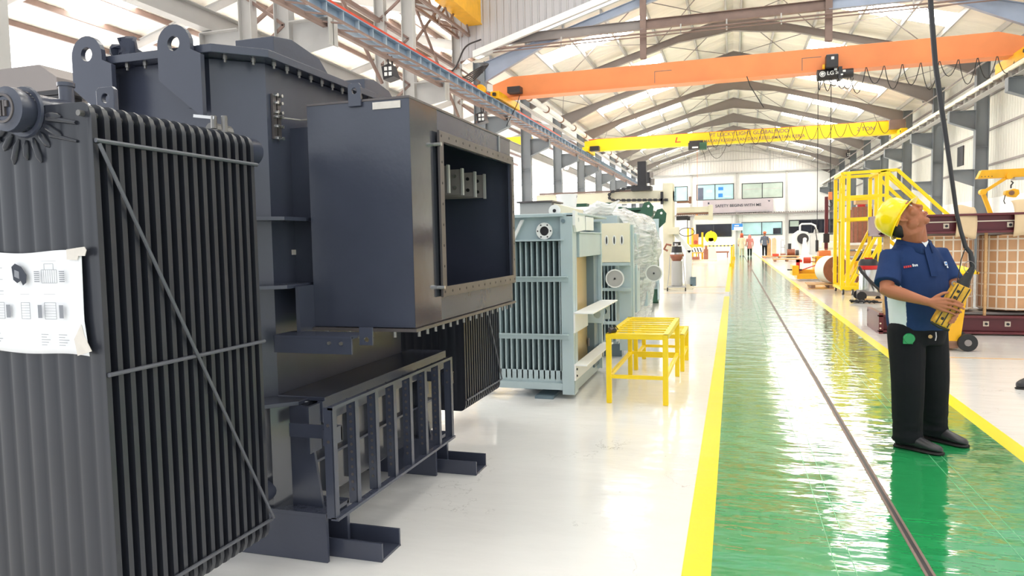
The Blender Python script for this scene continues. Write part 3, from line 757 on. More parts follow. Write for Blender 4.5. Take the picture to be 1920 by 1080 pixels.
MB().cyl((-1.99, 2.40, 1.90), (-1.99, 2.40, 1.95), .012, 8).cyl((-1.955, 2.42, 1.88), (-1.955, 2.42, 1.95), .012, 8).build('valve_stem', 'zinc', v)

# tank with chamfered corners, shelves, cover
def oct_(g):   # plan outline grown by g
    x1, x0, y0, y1, c = -2.08 + g, -2.83 - g * .2, 2.70 - g, 4.36 + g, .17
    return [(x0, y0 + .02), (x0 + .02, y0), (x1 - c, y0), (x1, y0 + c), (x1, y1 - c), (x1 - c, y1), (x0 + .02, y1), (x0, y1 - .02)]
MB().prism(oct_(0), 'z', .70, 2.275).build('tank', 'navy', T, bevel=.006)
MB().prism([(-2.95, 2.74), (-2.02, 2.72), (-1.90, 2.84), (-1.90, 4.26), (-2.02, 4.38), (-2.95, 4.38)], 'z', .20, .70).build('lower_tank', 'navy_gloss', T, bevel=.006)['label'] = 'glossy lower part of the tank'
MB().prism(oct_(.075), 'z', 2.275, 2.312).build('cover', 'navy', T, bevel=.003)
mb = MB(); oc = oct_(.045)
for (xa, ya), (xb, yb) in zip(oc, oc[1:] + oc[:1]):
    n = max(1, int(hypot(xb - xa, yb - ya) / .095))
    for i in range(n):
        if xa < -2.7 and xb < -2.7: continue
        x, y = xa + (xb - xa) * (i + .5) / n, ya + (yb - ya) * (i + .5) / n
        MB().cyl((x, y, 2.245), (x, y, 2.275), .006, 8).cyl((x, y, 2.258), (x, y, 2.275), .010, 6).build('cover_bolt', 'zinc', T)
for z, g, y1 in ((1.55, .12, 3.35), (1.235, .12, 3.1), (.70, .17, 2.93)):
    x1 = -2.08
    MB().prism([(-2.45, 2.70), (-2.25, 2.70), (-2.08, 2.87), (-2.08, y1), (-2.08 + g, y1), (-2.08 + g, 2.85 - g * .4), (-2.25 + g * .4, 2.70 - g), (-2.45, 2.70 - g)], 'z', z - .009, z + .009).build('shelf_stiffener', 'navy', T, bevel=.002)
MB().box(-2.08, -1.82, 2.86, 4.32, .695, .715).hexa([(-1.85, 2.84, .60), (-1.82, 2.84, .60), (-1.82, 4.32, .60), (-1.85, 4.32, .60), (-1.85, 2.84, .70), (-1.82, 2.84, .70), (-1.82, 4.32, .70), (-1.85, 4.32, .70)]).build('ledge', 'navy', T, bevel=.003)
for x, y0, w, dy, h in ((-2.34, 3.0, .22, .5, .15), (-2.30, 3.85, .2, .4, .12)):
    MB().prism([(y0, 2.31), (y0 + dy + .05, 2.31), (y0 + dy * .8, 2.31 + h * .75), (y0 + dy * .3, 2.31 + h), (y0, 2.31 + h * .85)], 'x', x, x + w).build('turret', 'navy', T, bevel=.004)
mb = MB().sphere((-2.70, 2.70, 2.325), .07, 18, 12, (1, .8, .9)); mb.v = [tuple(Vector(v) + noise.noise_vector(Vector(v) * 22) * .045) for v in mb.v]
mb.build('crumpled_cloth', 'navy_in', T, smooth=True)
for dx in (0, -.49):
    arc = [(-2.34 + dx + .088 * cos(t), 2.312 + .088 * sin(t)) for t in [radians(a) for a in range(0, 181, 15)]]
    MB().plate_hole(arc + [(-2.428 + dx, 2.165), (-2.20 + dx, 1.985), (-2.20 + dx, 2.262), (-2.252 + dx, 2.262)], 'y', 2.588, 2.612, (-2.34 + dx, 2.318), .032, 36).build('lifting_lug', 'navy', T, bevel=.002)
    MB().box(-2.30 + dx, -2.275 + dx, 2.612, 2.72, 2.04, 2.25).build('lug_gusset', 'navy', T)
# earthing strip with bolts on the chamfer corner
st = MB().box(-2.078, -2.066, 2.90, 2.925, 1.93, 2.14).box(-2.078, -2.066, 2.935, 2.96, 1.93, 2.14).build('earthing_strip', 'plate_rub', T)
for z in (1.935, 1.99, 2.035, 2.055, 2.10, 2.135):
    for y in (2.912, 2.947): MB().cyl((-2.07, y, z), (-2.045, y, z), .008, 8).build('bolt', 'chrome', st)
MB().box(-2.079, -2.074, 3.02, 3.09, 1.38, 1.405).build('name_tag', 'tape', T)
MB().tube([(-2.06, 2.96, 2.035), (-2.0, 3.02, 2.03), (-1.93, 3.05, 2.035)], .004, 6).build('earth_wire', 'zinc', T)

# lower fittings: base beams, posts, floor channels, hanging rack
for yb_, nm in ((2.70, 'near'), (3.92, 'far')):
    b = MB().box(-3.1, -1.735, yb_, yb_ + .02, 0, .225).box(-3.1, -1.735, yb_, yb_ + .2, .205, .225).box(-3.1, -1.735, yb_ + .18, yb_ + .2, 0, .225).build('base_beam', 'navy', T, bevel=.003)
    MB().box(-1.86, -1.50, yb_ + .07, yb_ + .255, .0, .012).box(-1.86, -1.50, yb_ + .07, yb_ + .082, .0, .085).box(-1.86, -1.50, yb_ + .243, yb_ + .255, .0, .085).build('floor_channel', 'navy', T, bevel=.002)
    MB().prism([(-1.96, .70), (-1.84, .68), (-1.84, .50), (-1.80, .22), (-2.0, .22)], 'y', yb_ + .08, yb_ + .095).build('post_gusset', 'navy', T)
    MB().box(-1.845, -1.83, yb_ + .04, yb_ + .135, .48, .695).build('post_flange', 'navy', T)
for i in range(6):
    y = 2.98 + i * .22
    MB().box(-1.90, -1.86, y, y + .012, .22, .69).build('tank_rib', 'navy', T)
MB().box(-1.90, -1.875, 2.86, 4.25, .40, .412).build('tank_rib', 'navy', T)
rack = MB().box(-1.62, -1.595, 2.56, 3.88, .735, .75).box(-1.62, -1.585, 2.56, 3.88, .262, .275).build('support_rack', 'navy', T)
rack['label'] = 'hanging rack of punched flat bars'
for i in range(8):
    y = 2.56 + i * .185; 
    end = i in (0, 7)
    mb = MB().box(-1.64, -1.60, y, y + .006, .27, .745)
    mb.box(-1.602, -1.596, y, y + .03, .27, .745).build('rack_bar', 'navy', rack)
    for q in range(12 if not end else 2):
        z = .335 + q * .034 if not end else .60 + q * .07
        MB().cyl((-1.62, y - .003, z), (-1.62, y + .001, z), .007, 8).build('punched_hole', 'plate_rub', rack)
for y in (2.66, 3.95): MB().box(-1.88, -1.62, y, y + .01, .58, .64).box(-1.66, -1.62, y - .08, y + .01, .575, .645).build('rack_arm', 'navy', rack)
for z, y in ((.61, 2.72), (.55, 2.72)): MB().cyl((-1.70, y, z), (-1.70, y - .03, z), .012, 8).build('arm_bolt', 'zinc', rack)
# channel under the cable box with an eye plate
br = MB().box(-2.0, -1.60, 2.74, 2.752, .94, 1.02).box(-2.0, -1.60, 2.74, 2.90, 1.008, 1.02).build('box_bracket', 'navy', T, bevel=.002)
for x in (-1.71, -1.65): MB().cyl((x, 2.73, .99), (x, 2.742, .99), .008, 8).build('bolt', 'zinc', br)
MB().plate_hole([(-1.595, .975), (-1.53, .975), (-1.53, 1.055), (-1.595, 1.055)], 'y', 2.80, 2.81, (-1.56, 1.0), .012).build('eye_plate', 'navy', br)
MB().box(-1.93, -1.82, 2.98, 3.0, 1.02, 1.235).box(-1.95, -1.93, 2.85, 3.0, 1.02, 1.235).build('box_leg', 'navy', T)

# cable box on the side: shell with a big flanged opening, bars inside
BX0, BX1, BY0, BY1, BZ0, BZ1 = -1.93, -1.40, 2.97, 4.49, 1.035, 2.085
OY0, OY1, OZ0, OZ1 = 3.30, 4.43, 1.205, 1.925
mb = MB()
th = .008
e_ = .0004
mb.box(BX0, BX1 - e_, BY0, BY0 + th, BZ0, BZ1).box(BX0, BX1 - e_, BY1 - th, BY1, BZ0, BZ1)
mb.box(BX0 + e_, BX1 - th, BY0 + th, BY1 - th, BZ1 - th, BZ1 - e_).box(BX0 + e_, BX1 - th, BY0 + th, BY1 - th, BZ0 + e_, BZ0 + th).box(BX0 + e_, BX0 + th, BY0 + th, BY1 - th, BZ0 + th, BZ1 - th)
mb.box(BX1 - th, BX1, BY0 + e_, OY0, BZ0 + e_, BZ1 - e_).box(BX1 - th, BX1, OY1, BY1 - e_, BZ0 + e_, BZ1 - e_).box(BX1 - th, BX1, OY0, OY1, OZ1, BZ1 - e_).box(BX1 - th, BX1, OY0, OY1, BZ0 + e_, OZ0)
box = mb.build('cable_box', 'navy', T); MB().box(BX1, BX1 + .002, BY0 + .001, OY0 - .02, BZ0, BZ1 - .002).build('side_strip', 'navy_gloss', box)
MB().box(-2.1, -1.93, 3.05, 4.3, 1.1, 2.0).build('throat', 'navy', box)
fw = .05
def frame_ring(mb, xa, xb):
    mb.box(xa, xb, OY0 - fw, OY1 + fw, OZ1, OZ1 + fw).box(xa, xb, OY0 - fw, OY1 + fw, OZ0 - fw, OZ0).box(xa, xb, OY0 - fw, OY0, OZ0, OZ1).box(xa, xb, OY1, OY1 + fw, OZ0, OZ1)
mb = MB(); frame_ring(mb, -1.385, -1.373); 
fl = mb.build('flange', 'plate_rub', box, bevel=.001)
fl['label'] = 'rubbed steel flange with a row of holes'
for i in range(13):
    for z in (OZ1 + fw / 2, OZ0 - fw / 2):
        y = OY0 - fw / 2 + i * (OY1 - OY0 + fw) / 12; MB().cyl((-1.3732, y, z), (-1.372, y, z), .007, 8).build('flange_hole', 'black', fl)
for i in range(1, 7):
    for y in (OY0 - fw / 2, OY1 + fw / 2):
        z = OZ0 + i * (OZ1 - OZ0) / 7; MB().cyl((-1.3732, y, z), (-1.372, y, z), .007, 8).build('flange_hole', 'black', fl)
mb = MB()   # collar between shell and flange, lined dark inside
mb.box(-1.405, -1.384, OY0 - .012, OY0, OZ0 - .012, OZ1 + .012).box(-1.405, -1.384, OY1, OY1 + .012, OZ0 - .012, OZ1 + .012).box(-1.405, -1.384, OY0, OY1, OZ1, OZ1 + .012).box(-1.405, -1.384, OY0, OY1, OZ0 - .012, OZ0)
mb.build('collar', 'navy', box)
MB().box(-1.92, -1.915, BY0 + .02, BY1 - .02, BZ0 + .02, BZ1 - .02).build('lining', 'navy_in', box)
MB().box(-1.93, -1.385, BY0 - .02, BY1 + .02, BZ0 - .018, BZ0 - .004).build('bottom_flange', 'plate_rub', box)
for i in range(16): MB().cyl((-1.40, BY0 + .04 + i * .096, BZ0 - .045), (-1.40, BY0 + .04 + i * .096, BZ0 - .016), .008, 8).build('bolt', 'zinc', box)
for i in range(4): MB().cyl((-1.50 - i * .12, BY0 - .008, BZ0 - .045), (-1.50 - i * .12, BY0 - .008, BZ0 - .016), .008, 8).build('bolt', 'zinc', box)
MB().box(BX0, BX1 + .004, BY0 - .004, BY0 + .002, BZ1 - .004, BZ1 + .006).box(BX1 - .002, BX1 + .004, BY0, BY1, BZ1 - .004, BZ1 + .006).build('edge_trim', 'plate_rub', box)
MB().plate_hole([(-1.70, 2.06), (-1.635, 2.06), (-1.635, 2.155), (-1.645, 2.165), (-1.69, 2.165), (-1.70, 2.155)], 'y', 2.955, 2.967, (-1.667, 2.13), .014).build('lifting_eye', 'navy', box, bevel=.002)
MB().box(-1.58, -1.44, 2.964, 2.969, 2.04, 2.072).build('sticker', 'tape', box)
MB().box(-1.40, -1.392, 4.25, 4.257, OZ1 + .06, BZ1).build('seam_strip', 'steel_l', box)
for k, y in enumerate((3.80, 4.02, 4.24, 4.46 - .04)):
    bb = MB().box(-1.90, -1.56, y, y + .008, 1.715, 1.865).build('busbar', 'steel_d', box)
    MB().box(-1.565, -1.553, y - .006, y + .02, 1.71, 1.87).build('busbar_edge', 'steel_l', bb)
    for z in (1.755, 1.825): MB().cyl((-1.605, y - .006, z), (-1.605, y + .001, z), .011, 10).build('bar_bolt', 'chrome' if k < 2 else 'black', bb)
for y in (OY0 - .06, ): MB().cyl((-1.40, y, OZ1 - .02), (-1.36, y, OZ1 - .02), .01, 8).cyl((-1.40, y, OZ0 - .0), (-1.36, y, OZ0 - .0), .01, 8).build('hinge_pin', 'chrome', box)

# taped drawing
D = thing('technical_drawing', 'white sheet with technical drawings of a transformer, taped to the nearest radiator', 'drawing', (-2.1, 1.642, 1.1))
def pz(u, v): return (-2.36 + .505 * u - .02 * (1 - v) * (u > .9) * 0, 1.64 - .006 * sin(u * 7) * (1 - v) - .012 * max(0, u - .8) * (1 - v), 1.115 + .305 * v - .012 * u * (1 - v) + .004 * sin(u * 9))
mb = MB()
mb.grid(lambda u, v: Vector(pz(u, v)) + Vector((.022 * max(0, .35 - v) * max(0, u - .6) * 5, 0, 0)), 30, 12)
s_ = mb.build('sheet', 'paper', D, smooth=True); s_.modifiers.new('t', 'SOLIDIFY').thickness = .0006
def tape(pts, name='tape'):
    o = MB().prism(pts, 'y', 1.632, 1.634).build(name, 'tape', D); return o
tape([(-1.905, 1.395), (-1.905, 1.425), (-1.86, 1.43), (-1.835, 1.432), (-1.828, 1.422), (-1.835, 1.405), (-1.86, 1.405), (-1.865, 1.393)])
tape([(-1.895, 1.155), (-1.865, 1.20), (-1.855, 1.165), (-1.83, 1.12), (-1.885, 1.105)])
def ln(mb, x0, z0, x1, z1, w=.0012): mb.bar((x0, 1.629, z0), (x1, 1.629, z1), .0006, w, up=(0, 0, 1)) if abs(x1 - x0) > abs(z1 - z0) else mb.box(min(x0, x1) - w / 2, max(x0, x1) + w / 2, 1.6287, 1.6293, min(z0, z1), max(z0, z1))
def view(x0, x1, z0, z1, kind):
    mb = MB()
    for a, b in (((x0, z0), (x1, z0)), ((x1, z0), (x1, z1)), ((x1, z1), (x0, z1)), ((x0, z1), (x0, z0))): ln(mb, *a, *b)
    if kind == 'side':
        for k in range(1, 6): ln(mb, x0, z0 + (z1 - z0) * k / 6, x1, z0 + (z1 - z0) * k / 6, .0007)
    if kind == 'plan':
        for k in range(1, 7): ln(mb, x0 + (x1 - x0) * k / 7, z0, x0 + (x1 - x0) * k / 7, z1, .0007)
        ln(mb, x0 + .012, z1 + .018, x1 - .012, z1 + .018); ln(mb, x0 + .012, z1, x0 + .012, z1 + .018); ln(mb, x1 - .012, z1, x1 - .012, z1 + .018)
    ln(mb, x0, z1 + .026, x1, z1 + .026, .0006)
    return mb.build('line_view', 'ink', D)
view(-2.005, -1.945, 1.325, 1.365, 'plan'); view(-2.0, -1.955, 1.215, 1.265, 'side'); view(-2.095, -2.06, 1.215, 1.265, 'side'); view(-2.21, -2.165, 1.215, 1.265, 'side')
for x in (-2.02, -1.935, -2.15):
    m_ = MB().box(x - .008, x + .008, 1.6287, 1.6293, 1.218, 1.258)
    m_.build('hatched_view', 'ink', D)
for x in (-2.025, -1.925):
    m_ = MB()
    for k in range(6): m_.box(x - .01, x + .01, 1.6287, 1.6293, 1.328 + k * .006, 1.331 + k * .006)
    m_.build('hatched_view', 'ink', D)
MB().prism([(-2.12, 1.335), (-2.105, 1.325), (-2.09, 1.332), (-2.082, 1.318), (-2.068, 1.326), (-2.065, 1.35), (-2.085, 1.375), (-2.11, 1.385), (-2.125, 1.375)], 'y', 1.6284, 1.6289).build('solid_view', 'inkd', D)
MB().prism([(-2.115, 1.345), (-2.095, 1.338), (-2.095, 1.36), (-2.113, 1.366)], 'y', 1.6279, 1.6283).build('solid_view', 'ink', D)
m_ = MB()
for r in range(5):
    for x, w in ((-2.02, .035), (-1.95, .04), (-2.23, .05)):
        m_.box(x, x + w * (.6 + .4 * ((r * 7) % 3) / 2), 1.6287, 1.6292, 1.135 + r * .008, 1.1365 + r * .008)
for r in range(9): m_.box(-2.24, -2.165 - .02 * (r % 3), 1.6287, 1.6292, 1.30 + r * .012, 1.3012 + r * .012)
m_.build('small_print', 'ink', D)

# another transformer behind, seen as a grey box past the near radiator
t = thing('transformer', 'grey-topped transformer seen past the header pipe at the left edge', 'transformer', (-5.0, 3.9, 0))
MB().box(-5.8, -4.5, 3.5, 5.0, .1, 2.25).build('tank', 'steel_d', t, bevel=.01)
MB().prism([(-5.6, 2.44), (-4.08, 2.44), (-4.08, 2.52), (-4.22, 2.61), (-5.6, 2.61)], 'y', 3.5, 3.9).build('duct_box', 'steel_d', t, bevel=.004)
MB().box(-5.2, -3.98, 3.5, 3.7, 2.405, 2.44).box(-4.2, -4.05, 3.5, 3.65, 2.25, 2.41).build('bracket', 'blackm', t)
MB().box(-5.6, -4.6, 3.6, 3.8, 0, .1).build('base_beam', 'steel_d', t); MB().box(-5.6, -4.6, 4.7, 4.9, 0, .1).build('base_beam', 'steel_d', t)
MB().box(-4.6, -4.45, 3.5, 3.8, 2.2, 2.41).build('stand', 'steel_d', t)
# ------------------------------------------------------------------ pale grey-blue transformer
G = thing('transformer', 'pale grey-blue transformer with gold sheet in its side, behind the dark one', 'transformer', (-1.8, 7, 0))
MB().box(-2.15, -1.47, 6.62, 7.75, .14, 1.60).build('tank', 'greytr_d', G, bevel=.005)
MB().box(-2.15, -1.47, 6.50, 6.61, .14, 1.42).build('fin_gap_shade', 'navy_in', G)  # dark sheet added as the shade deep between the fins
for i in range(13): MB().box(-2.12 + i * .052, -2.108 + i * .052, 6.20, 6.50, .17, 1.42).build('fin', 'greytr', G)
for z, h in ((1.06, .05), (.54, .05)): MB().box(-2.3, -1.40, 6.152, 6.162, z, z + h - .008).box(-2.3, -1.40, 6.11, 6.162, z + h - .008, z + h).build('band', 'greytr', G, bevel=.002)
MB().box(-2.3, -1.46, 6.17, 6.20, .08, .14).box(-2.3, -1.46, 6.2, 6.4, .08, .09).box(-2.3, -1.46, 6.2, 6.21, .14, .25).build('bottom_rail', 'greytr', G)
MB().box(-2.3, -1.46, 6.22, 6.62, 1.43, 1.655).build('top_panel', 'greytr', G)
MB().box(-2.3, -1.44, 6.14, 6.3, 1.64, 1.665).box(-2.3, -1.44, 6.14, 6.22, 1.425, 1.44).build('top_rail', 'greytr', G, bevel=.002)
for x in (-2.02, -1.93): MB().hexa([(x, 6.18, 1.44), (x + .03, 6.18, 1.44), (x + .03, 6.21, 1.44), (x, 6.21, 1.44), (x + .09, 6.18, 1.62), (x + .12, 6.18, 1.62), (x + .12, 6.21, 1.62), (x + .09, 6.21, 1.62)]).build('stay', 'white', G)
fo = MB().lathe([(.042, 0), (.075, 0), (.075, -.02), (.042, -.02), (.042, 0)], (-1.62, 6.20, 1.515), 24, 'y').build('pipe_flange', 'white', G, smooth=True)
MB().lathe([(0, 0), (.042, 0), (.042, -.012), (0, -.012)], (-1.62, 6.205, 1.515), 20, 'y').build('bore', 'blackm', fo)
for i in range(6): MB().cyl((-1.62 + .06 * cos(i * pi / 3), 6.176, 1.515 + .06 * sin(i * pi / 3)), (-1.62 + .06 * cos(i * pi / 3), 6.182, 1.515 + .06 * sin(i * pi / 3)), .007, 8).build('bolt', 'blackm', fo)
fo = MB().lathe([(0, 0), (.055, 0), (.055, -.015), (0, -.015)], (-1.56, 6.35, 1.70), 20, 'y').build('pipe_flange', 'white', G, smooth=True)
MB().lathe([(0, 0), (.016, 0), (.016, -.004), (0, -.004)], (-1.56, 6.333, 1.70), 12, 'y').build('bore', 'blackm', fo)
MB().tube([(-2.0, 6.33, 1.45), (-2.0, 6.33, 1.60), (-1.98, 6.33, 1.64), (-1.9, 6.33, 1.65)], .014, 8).build('pipe', 'white', G, smooth=True)
MB().box(-1.47, -1.36, 6.165, 6.18, .04, 1.64).box(-1.375, -1.36, 6.18, 6.34, .04, 1.64).build('corner_post', 'greytr', G, bevel=.003)
MB().cyl((-1.44, 6.15, 1.60), (-1.44, 6.166, 1.60), .018, 12).build('bolt', 'greytr_d', G)
MB().box(-2.3, -1.33, 6.3, 7.8, 1.655, 1.675).build('cover', 'greytr', G, bevel=.003)
MB().box(-2.0, -1.68, 6.7, 7.1, 1.675, 1.80).build('turret', 'steel_l', G, bevel=.004)
MB().box(-2.02, -1.66, 6.66, 7.12, 1.80, 1.815).build('turret_lid', 'plate_rub', G)
MB().hexa([(-1.66, 6.72, 1.675), (-1.45, 6.72, 1.675), (-1.45, 7.1, 1.675), (-1.66, 7.1, 1.675), (-1.66, 6.72, 1.79), (-1.45, 6.72, 1.73), (-1.45, 7.1, 1.73), (-1.66, 7.1, 1.79)]).build('turret', 'cream', G)
# side seen at an angle: lifting plate, channel, recess with gold sheet
s1 = MB().plate_hole([(6.18, 1.56), (6.18, 1.69), (6.62, 1.66), (6.62, 1.52), (6.24, 1.50)], 'x', -1.36, -1.335, (6.33, 1.61), .022).build('lifting_plate', 'white', G, bevel=.002)
MB().box(-1.36, -1.335, 6.66, 7.05, 1.52, 1.65).build('lifting_plate', 'white', G, bevel=.002)
MB().box(-1.47, -1.40, 6.34, 7.6, 1.655, 1.67).build('pad', 'white', G)
MB().box(-1.46, -1.34, 6.40, 7.55, 1.49, 1.505).box(-1.46, -1.35, 6.42, 7.55, 1.27, 1.49).build('top_channel', 'greytr', G, bevel=.003)
MB().box(-1.47, -1.42, 6.34, 6.42, .1, 1.27).build('recess_cheek', 'greytr', G)
MB().box(-1.465, -1.455, 6.42, 7.25, .18, 1.26).build('side_sheet', 'gold', G)
MB().box(-1.46, -1.38, 7.25, 7.5, .1, 1.27).build('recess_cheek', 'greytr_d', G)
MB().box(-1.46, -1.345, 7.5, 7.56, .05, 1.62).build('corner_post', 'greytr', G)
b1 = MB().box(-1.36, -1.18, 6.16, 7.55, .772, .784).box(-1.36, -1.345, 6.16, 6.75, .60, .78).build('side_bracket', 'white', G, bevel=.002)
for y in (6.80, 7.15): MB().plate_hole([(-1.36, .62), (-1.20, .62), (-1.20, .77), (-1.36, .77)], 'y', y, y + .015, (-1.265, .70), .036).build('eye_plate', 'greytr', b1, bevel=.002)
b1 = MB().box(-1.36, -1.24, 6.16, 7.6, .305, .318).box(-1.36, -1.345, 6.16, 7.6, .17, .31).build('side_bracket', 'white', G, bevel=.002)
for z in (.21, .27): MB().cyl((-1.345, 6.20, z), (-1.335, 6.20, z), .01, 8).build('bolt', 'blackm', b1)
MB().plate_hole([(7.2, .33), (7.5, .33), (7.5, .41), (7.2, .41)], 'x', -1.44, -1.43, (7.3, .37), .018).build('hinge_plate', 'steel_d', G)
MB().box(-1.9, -1.40, 6.42, 7.62, .02, .17).build('base_box', 'greytr', G, bevel=.003)
MB().box(-1.72, -1.55, 6.13, 7.7, 0, .025).build('skid', 'greytr_d', G)

# ------------------------------------------------------------------ yellow stands
def stand(x0, x1, y0, y1, h, label, slats, grp):
    t = thing('slatted_stand', label, 'stand', ((x0 + x1) / 2, (y0 + y1) / 2, 0), grp)
    w = .045
    for x in (x0, x1 - w):
        for y in (y0, y1 - w): MB().box(x, x + w, y, y + w, 0, h - .04).build('leg', 'yellow', t, bevel=.004)
    MB().box(x0, x1, y0, y0 + w, h - .045, h).box(x0, x1, y1 - w, y1, h - .045, h).box(x0, x0 + w, y0, y1, h - .045, h).box(x1 - w, x1, y0, y1, h - .045, h).build('top_frame', 'yellow', t, bevel=.003)
    for i in range(slats):
        y = y0 + w + .02 + i * ((y1 - y0 - 2 * w) / slats)
        MB().box(x0 + w, x1 - w, y, y + .05, h - .012, h - .002).build('slat', 'yellow', t)
    z = h * .36
    MB().box(x0 + w, x1 - w, y0 + .005, y0 + .035, z, z + .03).build('cross_bar', 'yellow', t)
    for x in (x0 + .008, x1 - .038): MB().box(x, x + .03, y0 + w, y1 - w, z, z + .03).build('cross_bar', 'yellow', t)
    MB().box(x0 + w, x1 - w, y1 - .04, y1 - .01, z, z + .03).build('cross_bar', 'yellow', t)
    return t
stand(-1.06, -.53, 6.09, 7.47, .61, 'bright yellow slatted steel stand, the nearer one', 8, 'yellow stands')
stand(-1.04, -.50, 7.72, 8.5, .40, 'low yellow steel stand right behind the taller slatted one', 5, 'yellow stands')
t = thing('clamp', 'small black steel clamp lying on the corner of the yellow stand', 'clamp', (-1.03, 6.2, .61))
MB().cyl((-1.035, 6.14, .63), (-.995, 6.20, .63), .022, 10).build('body', 'blackm', t); MB().box(-1.055, -1.02, 6.2, 6.26, .61, .65).build('jaw', 'blackm', t); MB().tube([(-1.0, 6.16, .64), (-.98, 6.15, .67), (-.965, 6.17, .64)], .006, 6).build('handle', 'blackm', t)

# ------------------------------------------------------------------ wrapped transformer
Wt = thing('transformer', 'pale transformer wrapped in crumpled clear plastic, behind the gold-sided one', 'transformer', (-1.9, 9.8, 0))
MB().box(-2.2, -1.34, 8.6, 11.2, .15, 1.72).build('tank', 'greytr', Wt, bevel=.006)
MB().box(-1.30, -1.16, 8.45, 8.5, .1, 1.6).box(-1.18, -1.14, 8.5, 8.62, .1, 1.6).build('corner_post', 'greytr', Wt)
for i in range(8): MB().box(-1.66 + i * .045, -1.65 + i * .045, 8.42, 8.6, .2, 1.15).build('fin', 'greytr', Wt)
MB().box(-1.6, -1.16, 8.36, 8.4, 1.16, 1.62).build('ported_panel', 'cream', Wt, bevel=.003)
for x in (-1.43, -1.34, -1.25):
    MB().prism([(x + .022 * cos(a), 1.42 + .06 * sin(a)) for a in [i * pi / 8 for i in range(16)]], 'y', 8.352, 8.36).build('port', 'white', Wt)
    MB().prism([(x + .008 * cos(a), 1.42 + .045 * sin(a)) for a in [i * pi / 8 for i in range(16)]], 'y', 8.348, 8.352).build('port_bore', 'blackm', Wt)
for z in (1.12, .82, .42): MB().box(-1.7, -1.16, 8.36, 8.42, z, z + .035).build('band', 'greytr', Wt)
for x, y, z in ((-1.33, 8.33, .97), (-.99, 9.4, .98)):
    d = MB().lathe([(0, 0), (.11, 0), (.11, -.02), (0, -.02)], (x, y, z), 28, 'y').build('blank_flange', 'steel_l', Wt, smooth=True)
    MB().lathe([(.095, 0), (.11, 0), (.11, -.006), (.095, -.006)], (x, y - .02, z), 28, 'y').build('flange_rim', 'white', d)
    MB().cyl((x, y - .035, z), (x, y - .02, z), .012, 8).build('bolt', 'blackm', d)
MB().box(-2.3, -1.3, 8.6, 8.75, 0, .15).build('base_beam', 'greytr_d', Wt); MB().box(-2.3, -1.3, 10.8, 10.95, 0, .15).build('base_beam', 'greytr_d', Wt)
for (y, a) in ((9.0, .3), (9.9, .35), (10.6, .25)): MB().box(-1.34, -1.34 + a * .6, y, y + .3, .5, 1.5).build('side_box', 'greytr', Wt, bevel=.01)
def film_mat():
    m, nt, b = nodemat('clear_plastic_film')
    tc = nt.nodes.new('ShaderNodeTexCoord'); mp = nt.nodes.new('ShaderNodeMapping'); mp.inputs['Scale'].default_value = (1.2, .5, 5); mp.inputs['Rotation'].default_value = (.35, .2, .3)
    nt.links.new(tc.outputs['Object'], mp.inputs[0])
    no = nt.nodes.new('ShaderNodeTexNoise'); no.inputs['Scale'].default_value = 4; no.inputs['Detail'].default_value = 6; no.inputs['Distortion'].default_value = .5
    nt.links.new(mp.outputs[0], no.inputs['Vector'])
    bp = nt.nodes.new('ShaderNodeBump'); bp.inputs['Strength'].default_value = 1; bp.inputs['Distance'].default_value = .06
    nt.links.new(no.outputs['Fac'], bp.inputs['Height']); nt.links.new(bp.outputs[0], b.inputs['Normal'])
    b.inputs['Base Color'].default_value = L(240, 240, 240); b.inputs['Roughness'].default_value = .12
    mr = nt.nodes.new('ShaderNodeMapRange'); mr.inputs[1].default_value = .3; mr.inputs[2].default_value = .7; mr.inputs[3].default_value = .35; mr.inputs[4].default_value = .85
    nt.links.new(no.outputs['Fac'], mr.inputs[0]); nt.links.new(mr.outputs[0], b.inputs['Alpha'])
    return m
M['film'] = film_mat()
def hull(u, v):
    # u round the section (x-z), v along the length
    y = 8.75 + v * 2.6
    bulge = .26 + .20 * sin(min(1, v * 1.3 + .12) * pi / 2) * (1 if v < .8 else 1 - (v - .8) * 2.2)
    t = u * pi          # from the floor on the right, over the top, to the left
    cx = -1.95; rx = .45 + bulge; rz = .86
    x = cx + rx * (abs(cos(t)) ** .45) * (1 if cos(t) > 0 else -1)
    z = .98 + (rz) * (abs(sin(t)) ** .5) - (.0)
    if t < .45: z = .10 + (z - .98) * 0 + (t / .45) * (1.1 + .2); x = cx + rx * (1 + .0 * t) - .35 * (1 - t / .45) ** 1.5 * .6
    if z > 1.84: z = 1.84
    if v < .02 or v > .98: x = cx + (x - cx) * .97; z *= .985
    p = Vector((x, y, z)); nn = noise.noise_vector(p * 3.2) * .055 + noise.noise_vector(p * 9) * .02
    return p + nn
MB().grid(hull, 70, 60).build('plastic_wrap', 'film', Wt, smooth=True, sharp=180)['label'] = 'crumpled clear plastic film'
def skirt(u, v):
    p = Vector((-1.58 + .30 * u + .08 * sin(v * 9), 8.8 + v * .5 + u * 1.2, .05 + .65 * (1 - (u - .35) ** 2) * v)); return p + noise.noise_vector(p * 7) * .06
MB().grid(skirt, 20, 20).build('loose_film', 'film', Wt, smooth=True, sharp=180)
MB().tube([(-1.70, 8.4, 1.74), (-1.55, 8.5, 1.83), (-1.42, 8.6, 1.80), (-1.32, 8.65, 1.90)], [.05, .07, .06, .01], 8).build('film_knot', 'film', Wt)

